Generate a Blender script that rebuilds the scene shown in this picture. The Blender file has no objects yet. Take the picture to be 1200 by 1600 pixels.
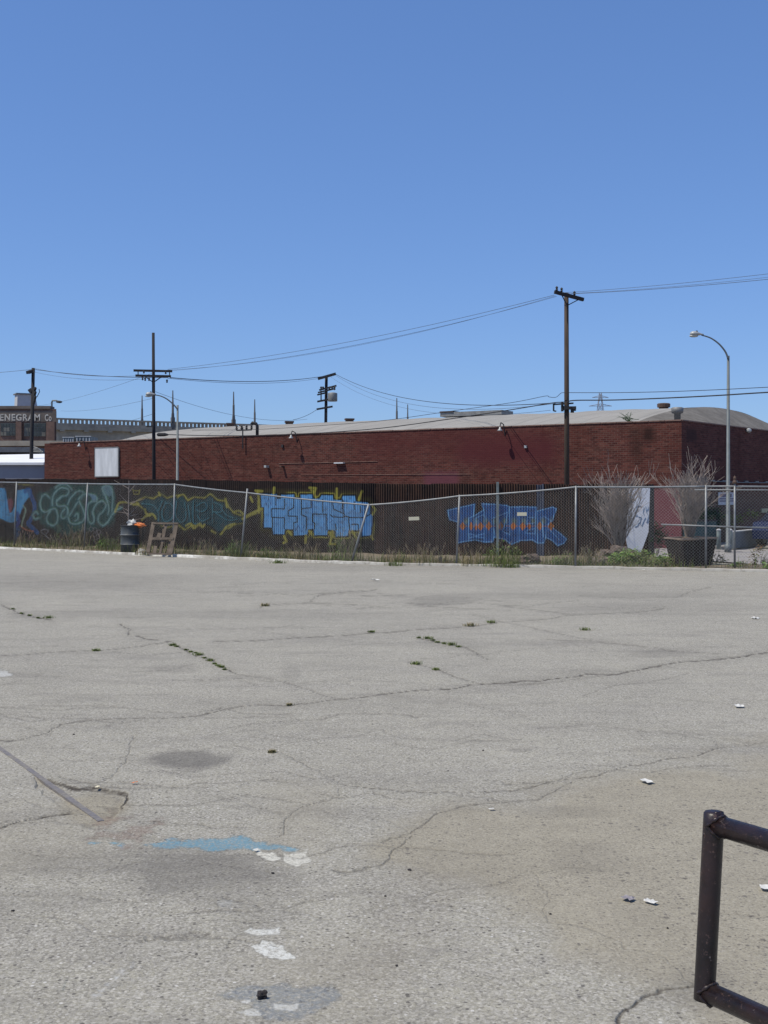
import bpy, math, random
import numpy as np
from mathutils import Vector, Matrix
random.seed(7); rng = np.random.default_rng(7)
S = bpy.context.scene; C = S.collection
F = 1800.0; HY = 775.0; EYE = 1.8          # survey constants: focal (photo px), horizon row, eye height
# ------------------------------------------------------------------ survey helpers
def P(x, y, D): return Vector(((x-600)/F*D, D, EYE-(y-HY)/F*D))
def G(x, y, z=0.0):
    D = (EYE-z)*F/(y-HY); return Vector(((x-600)/F*D, D, z))
# ------------------------------------------------------------------ materials
def nt(name):
    m = bpy.data.materials.new(name); m.use_nodes = True
    t = m.node_tree; return m, t, t.nodes['Principled BSDF']
class N:
    def __init__(s, t): s.t = t
    def new(s, typ, **k):
        n = s.t.nodes.new(typ)
        for a, v in k.items(): setattr(n, a, v)
        return n
    def link(s, a, b): s.t.links.new(a, b)
    def _in(s, sock, v):
        if v is None: return
        if hasattr(v, 'is_linked') or isinstance(v, bpy.types.NodeSocket): s.t.links.new(v, sock)
        else: sock.default_value = v
    def noise(s, vec, scale, detail=4, rough=.6, dist=0.0):
        n = s.new('ShaderNodeTexNoise'); s._in(n.inputs['Vector'], vec)
        n.inputs['Scale'].default_value = scale; n.inputs['Detail'].default_value = detail
        n.inputs['Roughness'].default_value = rough; n.inputs['Distortion'].default_value = dist
        return n.outputs['Fac']
    def vor(s, vec, scale, feature='F1', out='Distance', rand=1.0):
        n = s.new('ShaderNodeTexVoronoi', feature=feature); s._in(n.inputs['Vector'], vec)
        n.inputs['Scale'].default_value = scale; n.inputs['Randomness'].default_value = rand
        return n.outputs[out]
    def map(s, v, a, b, c=0.0, d=1.0):
        n = s.new('ShaderNodeMapRange'); s._in(n.inputs[0], v)
        for i, q in enumerate((a, b, c, d)): s._in(n.inputs[i+1], q)
        return n.outputs[0]
    def math(s, op, a, b=None, clamp=False):
        n = s.new('ShaderNodeMath', operation=op, use_clamp=clamp); s._in(n.inputs[0], a); s._in(n.inputs[1], b)
        return n.outputs[0]
    def mix(s, f, a, b, mode='MIX'):
        n = s.new('ShaderNodeMix', data_type='RGBA', blend_type=mode)
        s._in(n.inputs[0], f)
        for i, q in ((6, a), (7, b)):
            if isinstance(q, tuple) and len(q) == 3: q = q+(1,)
            s._in(n.inputs[i], q)
        return n.outputs[2]
    def coord(s, which='Object'): return s.new('ShaderNodeTexCoord').outputs[which]
    def scale(s, vec, sc):
        n = s.new('ShaderNodeMapping'); s._in(n.inputs[0], vec); n.inputs['Scale'].default_value = sc; return n.outputs[0]
    def attr(s, name, out='Fac'):
        n = s.new('ShaderNodeAttribute', attribute_name=name); return n.outputs[out]
    def bump(s, h, strength=.3, dist=.01, normal=None):
        n = s.new('ShaderNodeBump'); s._in(n.inputs['Height'], h); n.inputs['Strength'].default_value = strength
        n.inputs['Distance'].default_value = dist
        if normal is not None: s._in(n.inputs['Normal'], normal)
        return n.outputs[0]
def simple(name, col, rough=.7, metal=0.0, var=.3, scale=6.0, col2=None, bump=0.0, coord='Object', spec=.4, stretch=None, fine=None):
    m, t, b = nt(name); n = N(t); v = n.coord(coord)
    if stretch: v = n.scale(v, stretch)
    f = n.noise(v, scale, 5, .65)
    d = col2 if col2 else tuple(c*(1-var) for c in col)
    c = n.mix(n.map(f, .35, .65), d, col)
    if fine:
        c = n.mix(n.map(n.noise(v, fine, 3, .6), .35, .65, 0, .5), c, tuple(q*.45 for q in col))
    n.link(c, b.inputs['Base Color']); b.inputs['Roughness'].default_value = rough; b.inputs['Metallic'].default_value = metal
    b.inputs['Specular IOR Level'].default_value = spec
    if bump: n.link(n.bump(n.noise(v, scale*6, 4), bump, .02), b.inputs['Normal'])
    return m
M = {}
M['galv'] = simple('galvanised_steel', (.25,.26,.265), .5, .25, .3, 9)
M['wire'] = simple('fence_wire', (.33,.33,.31), .6, .2, .3, 3)
M['wood'] = simple('weathered_pole_wood', (.075,.052,.038), .9, 0, .45, 3, stretch=(8,8,.6), bump=.3)
M['wood_far'] = simple('dark_pole_wood', (.026,.024,.027), .9, 0, .3, 3, stretch=(8,8,.6))
M['dark'] = simple('dark_fittings', (.03,.03,.033), .7)
M['cable'] = simple('cable_rubber', (.03,.03,.034), .7)
M['thinwire'] = simple('copper_line', (.10,.12,.15), .7)
M['lamp'] = simple('lamp_housing', (.42,.43,.42), .45, .1, .2, 8)
M['lamppole'] = simple('lamp_pole_paint', (.135,.155,.165), .55, .2, .2, 5)
M['glass'] = simple('lamp_glass', (.5,.5,.45), .2)
M['concrete'] = simple('concrete', (.33,.32,.30), .9, 0, .3, 2, fine=40)
M['viaduct'] = simple('viaduct_concrete', (.40,.35,.28), .9, 0, .3, .25, fine=1.2)
M['pylon'] = simple('pylon_metal', (.13,.13,.13), .8, 0, .3, 1)
M['viaduct_shaded'] = simple('viaduct_shaded_soffit', (.10,.09,.085), .9, 0, .35, .25)  # darkened copy of the viaduct concrete, with the under-arch shade in its colour
M['factory'] = simple('old_factory_brick', (.17,.12,.10), .9, 0, .45, .35, fine=3)
M['factory_red'] = simple('factory_red_brick', (.20,.125,.10), .9, 0, .4, .6, fine=3)
M['signband'] = simple('sign_band_paint', (.17,.14,.12), .9, 0, .35, .8)
M['letters'] = simple('faded_white_letters', (.60,.56,.50), .9, 0, .45, 1.2)
M['pane'] = simple('dusty_window', (.07,.08,.075), .35, 0, .6, .9)
M['pane_light'] = simple('dusty_window_light', (.20,.19,.16), .5, 0, .5, .9)
M['mullion'] = simple('window_mullion', (.17,.16,.15), .7)
M['penthouse'] = simple('penthouse_metal', (.50,.50,.49), .6, 0, .15, 2)
M['white'] = simple('white_roof_paint', (.80,.80,.80), .6, 0, .1, .6)
M['greywall'] = simple('grey_shed_wall', (.27,.27,.30), .8, 0, .12, .7)
M['board'] = simple('whitewashed_board', (.62,.64,.66), .7, 0, .25, 1.2, stretch=(3,3,.6))
M['ventrust'] = simple('rusted_vent', (.12,.075,.055), .8, 0, .4, 4)
M['ventmetal'] = simple('vent_metal', (.26,.26,.25), .6, .3, .3, 4)
M['coping'] = simple('coping_mortar', (.26,.17,.14), .9, 0, .5, 5)
M['planter'] = simple('dark_planter_wood', (.034,.024,.021), .9, 0, .5, 5, stretch=(5,5,.8), bump=.4)
M['planter_rim'] = simple('planter_rim_wood', (.26,.20,.16), .85, 0, .3, 6)
M['soil'] = simple('planter_soil', (.12,.085,.06), .95, 0, .5, 10, bump=.6)
M['rock'] = simple('rubble_stone', (.21,.16,.13), .95, 0, .5, 4, bump=.8, fine=18)
M['rock_light'] = simple('pale_rubble', (.30,.26,.21), .95, 0, .4, 4, bump=.8, fine=18)
M['stone_dark'] = simple('dark_stone', (.085,.072,.07), .6, 0, .6, 60, bump=.8)
M['twig'] = simple('bleached_twigs', (.36,.30,.26), .9, 0, .4, 3)
M['bark'] = simple('dead_bark', (.24,.19,.155), .95, 0, .4, 8, bump=.4)
M['palletwood'] = simple('grey_pallet_wood', (.21,.165,.125), .9, 0, .45, 6, bump=.3, fine=30)
M['paper'] = simple('white_paper', (.60,.59,.55), .8, 0, .15, 30)
M['purplepaper'] = simple('faded_purple_wrapper', (.27,.245,.26), .7, 0, .2, 30)
M['orange'] = simple('orange_plastic', (.75,.20,.04), .5, 0, .2, 12)
M['plaque'] = simple('cream_plaque', (.72,.66,.47), .6, 0, .12, 8)
M['signwhite'] = simple('sign_white', (.62,.60,.62), .6, 0, .1, 8)
M['signink'] = simple('sign_ink', (.16,.12,.2), .7)
M['yellowboard'] = simple('pale_yellow_board', (.42,.40,.24), .7, 0, .2, 4)
M['teal'] = simple('teal_bin_paint', (.03,.09,.10), .6, 0, .4, 3)
M['carblue'] = simple('dark_blue_car_paint', (.015,.025,.07), .25, 0, .2, 2)
M['carglass'] = simple('car_glass', (.02,.02,.025), .1)
M['rubber'] = simple('tyre_rubber', (.02,.02,.02), .9)
M['lowwall'] = simple('grey_low_wall', (.16,.19,.21), .9, 0, .3, 1.5, fine=12)
M['bollard'] = simple('bollard_paint', (.22,.26,.25), .7, 0, .3, 5)
M['bluepost'] = simple('painted_blue_post', (.085,.105,.15), .8, 0, .45, 3, stretch=(3,3,.5))
M['panel'] = simple('white_painted_sheet', (.50,.53,.60), .8, 0, .12, 3, bump=.2)
M['tagblue'] = simple('blue_spray', (.14,.24,.38), .7, 0, .3, 8)
M['steelrail'] = simple('worn_steel_rail', (.20,.185,.185), .65, .15, .5, 5, col2=(.27,.24,.19), fine=40)
M['tower'] = simple('far_lattice_steel', (.28,.33,.42), .7)
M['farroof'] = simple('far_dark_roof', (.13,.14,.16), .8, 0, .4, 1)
M['fardark'] = simple('far_wall_and_arch_shade', (.05,.05,.055), .9, 0, .4, .3)  # dark wall colour, also used as painted shade behind the viaduct arch
M['truck'] = simple('far_grey_metal', (.20,.22,.22), .6, 0, .5, 1.2)

def leafmat(name, a, b, c3=None, scale=2.5):
    m, t, bs = nt(name); n = N(t); oi = n.new('ShaderNodeNewGeometry').outputs['Random Per Island']
    c = n.mix(oi, a, b)
    if c3: c = n.mix(n.map(n.noise(n.coord(), scale, 2), .45, .62), c, c3)
    n.link(c, bs.inputs['Base Color']); bs.inputs['Roughness'].default_value = .7
    bs.inputs['Specular IOR Level'].default_value = .2
    try: bs.inputs['Subsurface Weight'].default_value = 0
    except Exception: pass
    return m
M['leaf_dark'] = leafmat('dark_leaves', (.016,.05,.016), (.045,.10,.035))
M['leaf_green'] = leafmat('weed_leaves', (.08,.17,.03), (.19,.30,.07), (.22,.22,.09))
M['leaf_yellow'] = leafmat('yellow_green_leaves', (.12,.15,.03), (.22,.23,.06))
M['leaf_rust'] = leafmat('rusty_leaves', (.20,.09,.05), (.12,.13,.05), (.07,.12,.03))
M['grass_dry'] = leafmat('dry_grass', (.30,.23,.13), (.17,.15,.07), (.09,.12,.04), 1.2)
M['grass_green'] = leafmat('green_grass', (.08,.12,.03), (.17,.20,.06))
M['grass_pink'] = leafmat('pink_seed_heads', (.33,.20,.18), (.40,.29,.22))
M['straw'] = leafmat('dead_stalks', (.26,.20,.13), (.38,.31,.22))

# brick
def brick_mat(name, base, dark, mortar, patches=(), dirt=True):
    m, t, b = nt(name); n = N(t); uv = n.coord('UV')
    br = n.new('ShaderNodeTexBrick'); n.link(uv, br.inputs['Vector'])
    br.offset = .5; br.inputs['Scale'].default_value = 1.0
    br.inputs['Brick Width'].default_value = .215; br.inputs['Row Height'].default_value = .075
    br.inputs['Mortar Size'].default_value = .007; br.inputs['Mortar Smooth'].default_value = .3
    br.inputs['Bias'].default_value = -.1
    br.inputs['Color1'].default_value = base+(1,); br.inputs['Color2'].default_value = dark+(1,)
    br.inputs['Mortar'].default_value = mortar+(1,)
    col = br.outputs['Color']
    col = n.mix(n.map(n.noise(uv, .45, 5, .65), .38, .65, 0, .42), col, tuple(c*.5 for c in base))
    col = n.mix(n.map(n.noise(n.scale(uv, (.12,1.1,1)), 3.0, 3, .6), .52, .75, 0, .45), col, (.10,.055,.042))
    col = n.mix(n.map(n.noise(n.scale(uv, (1.2,.18,1)), 2.0, 3, .6), .56, .78, 0, .5), col, tuple(c*.4 for c in base))
    wv = n.vor(n.scale(uv, (1/.215,1/.075,1)), 1.0, 'F1', 'Color'); s4 = n.new('ShaderNodeSeparateColor'); n.link(wv, s4.inputs[0]); col = n.mix(n.map(s4.outputs[0], .80, .95, 0, .3), col, (.17,.085,.065)); col = n.mix(n.map(s4.outputs[1], .80, .95, 0, .32), col, (.03,.017,.016))
    # occasional pale course of efflorescence
    col = n.mix(n.map(n.noise(n.scale(uv, (.5,9,1)), 1.6, 2, .5), .66, .72, 0, .35), col, (.18,.125,.105))
    sep = n.new('ShaderNodeSeparateXYZ'); n.link(uv, sep.inputs[0])
    wob = n.math('MULTIPLY', n.math('SUBTRACT', n.noise(uv, 1.5, 5, .7), .5), .9)
    for (u0, u1, v0, v1, c, a, soft) in patches:
        def edge(sock, lo, hi):
            s1 = n.map(n.math('ADD', sock, n.math('MULTIPLY', wob, soft*2)), lo-soft, lo+soft)
            s2 = n.map(n.math('ADD', sock, n.math('MULTIPLY', wob, soft*2)), hi+soft, hi-soft)
            return n.math('MULTIPLY', s1, s2)
        k = n.math('MULTIPLY', edge(sep.outputs[0], u0, u1), edge(sep.outputs[1], v0, v1))
        col = n.mix(n.math('MULTIPLY', k, a), col, c)
    n.link(col, b.inputs['Base Color']); b.inputs['Roughness'].default_value = .92; b.inputs['Specular IOR Level'].default_value = .06
    h = n.math('SUBTRACT', n.noise(uv, 14, 4), br.outputs['Fac'])
    n.link(n.bump(h, .35, .012), b.inputs['Normal'])
    return m
def roof_mat(k=1.0):
    m, t, b = nt('grey_rolled_roofing'); n = N(t); uv = n.coord('UV')
    w = n.new('ShaderNodeTexWave', wave_type='BANDS', bands_direction='X'); n.link(uv, w.inputs['Vector'])
    w.inputs['Scale'].default_value = .32; w.inputs['Distortion'].default_value = .6; w.inputs['Detail'].default_value = 2
    c = n.mix(n.map(n.noise(uv, .5, 5, .7), .3, .7), (.262,.252,.232), (.325,.313,.29))
    c = n.mix(n.map(w.outputs['Fac'], .93, 1.0, 0, .35), c, (.17,.165,.16))
    c = n.mix(n.map(n.noise(n.scale(uv, (1,.15,1)), 1.2, 4), .58, .7, 0, .3), c, (.22,.2,.185))
    n.link(c, b.inputs['Base Color']); b.inputs['Roughness'].default_value = .9; b.inputs['Specular IOR Level'].default_value = .05
    n.link(n.bump(n.noise(uv, .9, 3), .25, .12), b.inputs['Normal'])
    return m
# ------------------------------------------------------------------ mesh builder
ORG = {}
def setp(o, label=None, cat=None, group=None, kind=None):
    if label: o['label'] = label
    if cat: o['category'] = cat
    if group: o['group'] = group
    if kind: o['kind'] = kind
    return o
def thing(name, loc, label, cat, group=None):
    o = bpy.data.objects.new(name, None); o.empty_display_size = .3
    o.location = loc; C.objects.link(o); ORG[o] = Vector(loc); return setp(o, label, cat, group)
class MB:
    def __init__(s): s.v = []; s.f = []; s.uv = []
    def add(s, vs, fs, uvs=None):
        k = len(s.v); s.v += [tuple(v) for v in vs]; s.f += [tuple(i+k for i in f) for f in fs]
        if uvs is not None: s.uv += [tuple(q) for u in uvs for q in u]
        return s
    def box(s, c, size, rz=0.0, R=None, taper=1.0):
        c = Vector(c); hx, hy, hz = (q/2 for q in size)
        R = R or Matrix.Rotation(rz, 3, 'Z')
        vs = []
        for z in (-1, 1):
            k = taper if z > 0 else 1
            for (x, y) in ((-1,-1),(1,-1),(1,1),(-1,1)):
                vs.append(c + R @ Vector((x*hx*k, y*hy*k, z*hz)))
        return s.add(vs, [(3,2,1,0),(4,5,6,7),(0,1,5,4),(1,2,6,5),(2,3,7,6),(3,0,4,7)])
    def beam(s, a, b, w, h, up=Vector((0,0,1))):
        a = Vector(a); b = Vector(b); d = (b-a); L = d.length; d.normalize()
        x = d.cross(up)
        if x.length < 1e-4: x = Vector((1,0,0))
        x.normalize(); z = x.cross(d)
        R = Matrix((x, d, z)).transposed()
        return s.box((a+b)/2, (w, L, h), R=R)
    def tube(s, pts, r, n=8, cap=True):
        pts = [Vector(p) for p in pts]
        if not isinstance(r, (list, tuple)): r = [r]*len(pts)
        k = len(s.v); pn = None
        for i, p in enumerate(pts):
            d = (pts[min(i+1, len(pts)-1)]-pts[max(i-1, 0)])
            if d.length < 1e-9: d = Vector((0,0,1))
            d.normalize()
            if pn is None:
                a = Vector((0,0,1)) if abs(d.z) < .9 else Vector((1,0,0)); x = d.cross(a).normalized()
            else:
                x = (pn - d*pn.dot(d))
                x = x.normalized() if x.length > 1e-6 else d.orthogonal().normalized()
            pn = x; y = d.cross(x)
            for j in range(n):
                t = 2*math.pi*j/n; s.v.append(tuple(p + (x*math.cos(t)+y*math.sin(t))*r[i]))
        for i in range(len(pts)-1):
            for j in range(n):
                a = k+i*n+j; b = k+i*n+(j+1) % n; s.f.append((a, b, b+n, a+n))
        if cap:
            s.f.append(tuple(k+j for j in reversed(range(n)))); e = k+(len(pts)-1)*n
            s.f.append(tuple(e+j for j in range(n)))
        return s
    def lathe(s, c, prof, n=16, axis=None):
        c = Vector(c); R = Matrix.Identity(3)
        if axis is not None: R = Vector((0,0,1)).rotation_difference(Vector(axis)).to_matrix()
        k = len(s.v)
        for (r, z) in prof:
            for j in range(n):
                t = 2*math.pi*j/n; s.v.append(tuple(c + R @ Vector((r*math.cos(t), r*math.sin(t), z))))
        for i in range(len(prof)-1):
            for j in range(n):
                a = k+i*n+j; b = k+i*n+(j+1) % n; s.f.append((a, b, b+n, a+n))
        s.f.append(tuple(k+j for j in reversed(range(n)))); e = k+(len(prof)-1)*n; s.f.append(tuple(e+j for j in range(n)))
        return s
    def quad(s, a, b, c, d, uv=None): return s.add([a,b,c,d], [(0,1,2,3)], [uv] if uv else None)
    def blob(s, c, r, rough=.25, n=10, sq=(1,1,1), seed=0):
        rr = random.Random(seed); c = Vector(c); k = len(s.v); m = n
        ph = [rr.uniform(0, 6.28) for _ in range(12)]
        for i in range(m+1):
            th = math.pi*i/m
            for j in range(n*2):
                a = math.pi*j/n; d = Vector((math.sin(th)*math.cos(a), math.sin(th)*math.sin(a), math.cos(th)))
                w = 1 + rough*(math.sin(3*d.x+ph[0])*math.sin(4*d.y+ph[1])+.6*math.sin(7*d.z+5*d.x+ph[2])*math.sin(6*d.y+ph[3])+.35*math.sin(13*d.x+ph[4])*math.sin(11*d.z+9*d.y+ph[5]))
                s.v.append(tuple(c+Vector((d.x*r*sq[0], d.y*r*sq[1], d.z*r*sq[2]))*w))
        for i in range(m):
            for j in range(n*2):
                a = k+i*n*2+j; b = k+i*n*2+(j+1) % (n*2); s.f.append((a, a+n*2, b+n*2, b))
        return s
    def build(s, name, mat, parent=None, smooth=False, label=None, cat=None, group=None, kind=None, org=None):
        me = bpy.data.meshes.new(name); o0 = Vector((0,0,0))
        if parent is not None: o0 = ORG[parent]
        elif org is not None: o0 = Vector(org)
        elif kind != 'structure' and s.v:
            a = np.array(s.v); o0 = Vector((float(a[:,0].mean()), float(a[:,1].mean()), float(a[:,2].min())))
        vs = [(v[0]-o0.x, v[1]-o0.y, v[2]-o0.z) for v in s.v]
        me.from_pydata(vs, [], s.f); me.materials.append(M[mat] if isinstance(mat, str) else mat)
        if s.uv and len(s.uv) == len(me.loops):
            u = me.uv_layers.new(name='UVMap'); u.data.foreach_set('uv', [q for p in s.uv for q in p])
        if smooth: me.polygons.foreach_set('use_smooth', [True]*len(me.polygons))
        me.update(); o = bpy.data.objects.new(name, me); C.objects.link(o)
        if parent is not None: o.parent = parent; ORG[o] = ORG[parent]
        else: o.location = o0; ORG[o] = o0
        return setp(o, label, cat, group, kind)
def dup(root, loc, rz=0.0, label=None):
    r = root.copy(); C.objects.link(r); r.location = loc; r.rotation_euler = (0,0,rz)
    if label: r['label'] = label
    for ch in list(root.children):
        c = ch.copy(); C.objects.link(c); c.parent = r
        for g in list(ch.children):
            d = g.copy(); C.objects.link(d); d.parent = c
    return r

# ------------------------------------------------------------------ world, sun, camera
SUN_EL = math.radians(60); sdir = Vector((-.90, -.36, 0)).normalized()
sun_az = math.atan2(sdir.x, sdir.y)
W = bpy.data.worlds.new('World'); S.world = W; W.use_nodes = True
wt = W.node_tree; bg = wt.nodes['Background']; sky = wt.nodes.new('ShaderNodeTexSky'); sky.sky_type = 'NISHITA'
sky.sun_disc = False; sky.sun_elevation = SUN_EL; sky.sun_rotation = sun_az
sky.air_density = 1.0; sky.dust_density = .25; sky.ozone_density = 1.8; sky.altitude = 90
hs = wt.nodes.new('ShaderNodeHueSaturation'); hs.inputs['Saturation'].default_value = 1.08; hs.inputs['Hue'].default_value = .5
mx = wt.nodes.new('ShaderNodeMix'); mx.data_type = 'RGBA'; mx.blend_type = 'MULTIPLY'; mx.inputs[0].default_value = 1; mx.inputs[7].default_value = (1.10, 1.53, 2.38, 1)
gm = wt.nodes.new('ShaderNodeGamma'); gm.inputs[1].default_value = .65
wt.links.new(sky.outputs[0], hs.inputs['Color']); wt.links.new(hs.outputs[0], gm.inputs[0]); wt.links.new(gm.outputs[0], mx.inputs[6]); wt.links.new(mx.outputs[2], bg.inputs[0]); bg.inputs[1].default_value = .10
L = bpy.data.lights.new('Sun', 'SUN'); L.energy = 4.3; L.angle = math.radians(.5); L.color = (1, .93, .78)
lo = bpy.data.objects.new('Sun', L); C.objects.link(lo)
sv = Vector((sdir.x*math.cos(SUN_EL), sdir.y*math.cos(SUN_EL), math.sin(SUN_EL)))
lo.rotation_euler = sv.to_track_quat('Z', 'Y').to_euler(); lo.location = sv*60
cam = bpy.data.cameras.new('Camera'); co = bpy.data.objects.new('Camera', cam); C.objects.link(co); S.camera = co
co.location = (0, 0, EYE); co.rotation_euler = (math.radians(90), 0, 0)
cam.sensor_fit = 'VERTICAL'; cam.sensor_height = 36; cam.lens = F/1600*36; cam.shift_y = -25/1600
cam.clip_start = .05; cam.clip_end = 6000
S.view_settings.view_transform = 'Standard'; S.view_settings.look = 'None'; S.view_settings.exposure = 0
S.render.engine = 'CYCLES'

# ------------------------------------------------------------------ numpy helpers for painted / cracked surfaces
def dseg(px, py, ax, ay, bx, by):
    dx, dy = bx-ax, by-ay; L2 = dx*dx+dy*dy+1e-12
    t = np.clip(((px-ax)*dx+(py-ay)*dy)/L2, 0, 1)
    return np.hypot(px-ax-t*dx, py-ay-t*dy)
def dpoly(px, py, pts, closed=False, pad=40):
    out = np.full(px.shape, 1e3, dtype=np.float32)
    xs = [p[0] for p in pts]; ys = [p[1] for p in pts]
    m = (px > min(xs)-pad) & (px < max(xs)+pad) & (py > min(ys)-pad) & (py < max(ys)+pad)
    if not m.any(): return out
    qx, qy = px[m], py[m]; d = np.full(qx.shape, 1e3)
    q = list(pts)+([pts[0]] if closed else [])
    for a, b in zip(q[:-1], q[1:]): d = np.minimum(d, dseg(qx, qy, a[0], a[1], b[0], b[1]))
    out[m] = d; return out
def inside(px, py, pts):
    c = np.zeros(px.shape, bool); n = len(pts)
    for i in range(n):
        x1, y1 = pts[i]; x2, y2 = pts[(i+1) % n]
        if y1 == y2: continue
        k = ((y1 > py) != (y2 > py)) & (px < (x2-x1)*(py-y1)/(y2-y1)+x1)
        c ^= k
    return c
def vnoise(x, y, seed=0):
    r = np.random.default_rng(seed); T = r.random((256, 256))
    xi = np.floor(x).astype(int); yi = np.floor(y).astype(int); fx = x-xi; fy = y-yi
    fx = fx*fx*(3-2*fx); fy = fy*fy*(3-2*fy)
    a = T[xi & 255, yi & 255]; b = T[(xi+1) & 255, yi & 255]; c = T[xi & 255, (yi+1) & 255]; d = T[(xi+1) & 255, (yi+1) & 255]
    return (a*(1-fx)+b*fx)*(1-fy)+(c*(1-fx)+d*fx)*fy
def fbm(x, y, o=4, seed=0):
    s = 0; a = .5
    for i in range(o): s = s+a*vnoise(x*2**i, y*2**i, seed+i); a *= .5
    return s
def grid_mesh(name, X, Y, Z, mat, attrs=None, cols=None, uv=None, parent=None, smooth=True, **kw):
    nr, nc = X.shape; me = bpy.data.meshes.new(name); o0 = ORG[parent] if parent else Vector((0,0,0))
    co_ = np.stack([X-o0.x, Y-o0.y, Z-o0.z], -1).reshape(-1, 3).astype(np.float32)
    idx = np.arange(nr*nc).reshape(nr, nc)
    q = np.stack([idx[:-1,:-1], idx[:-1,1:], idx[1:,1:], idx[1:,:-1]], -1).reshape(-1, 4)
    me.vertices.add(len(co_)); me.vertices.foreach_set('co', co_.ravel())
    me.loops.add(q.size); me.loops.foreach_set('vertex_index', q.ravel().astype(np.int32))
    me.polygons.add(len(q)); me.polygons.foreach_set('loop_start', np.arange(0, q.size, 4, dtype=np.int32))
    me.polygons.foreach_set('loop_total', np.full(len(q), 4, dtype=np.int32))
    me.update(calc_edges=True)
    for k, v in (attrs or {}).items():
        a = me.attributes.new(k, 'FLOAT', 'POINT'); a.data.foreach_set('value', v.ravel().astype(np.float32))
    for k, v in (cols or {}).items():
        a = me.attributes.new(k, 'FLOAT_COLOR', 'POINT'); a.data.foreach_set('color', v.reshape(-1, 4).astype(np.float32).ravel())
    if uv is not None:
        u = me.uv_layers.new(name='UVMap'); uu = np.stack(uv, -1).reshape(-1, 2)[q.ravel()]; u.data.foreach_set('uv', uu.astype(np.float32).ravel())
    if smooth: me.polygons.foreach_set('use_smooth', np.ones(len(q), bool))
    me.materials.append(mat if not isinstance(mat, str) else M[mat]); me.update()
    o = bpy.data.objects.new(name, me); C.objects.link(o)
    if parent: o.parent = parent; ORG[o] = o0
    return setp(o, **kw)

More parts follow.
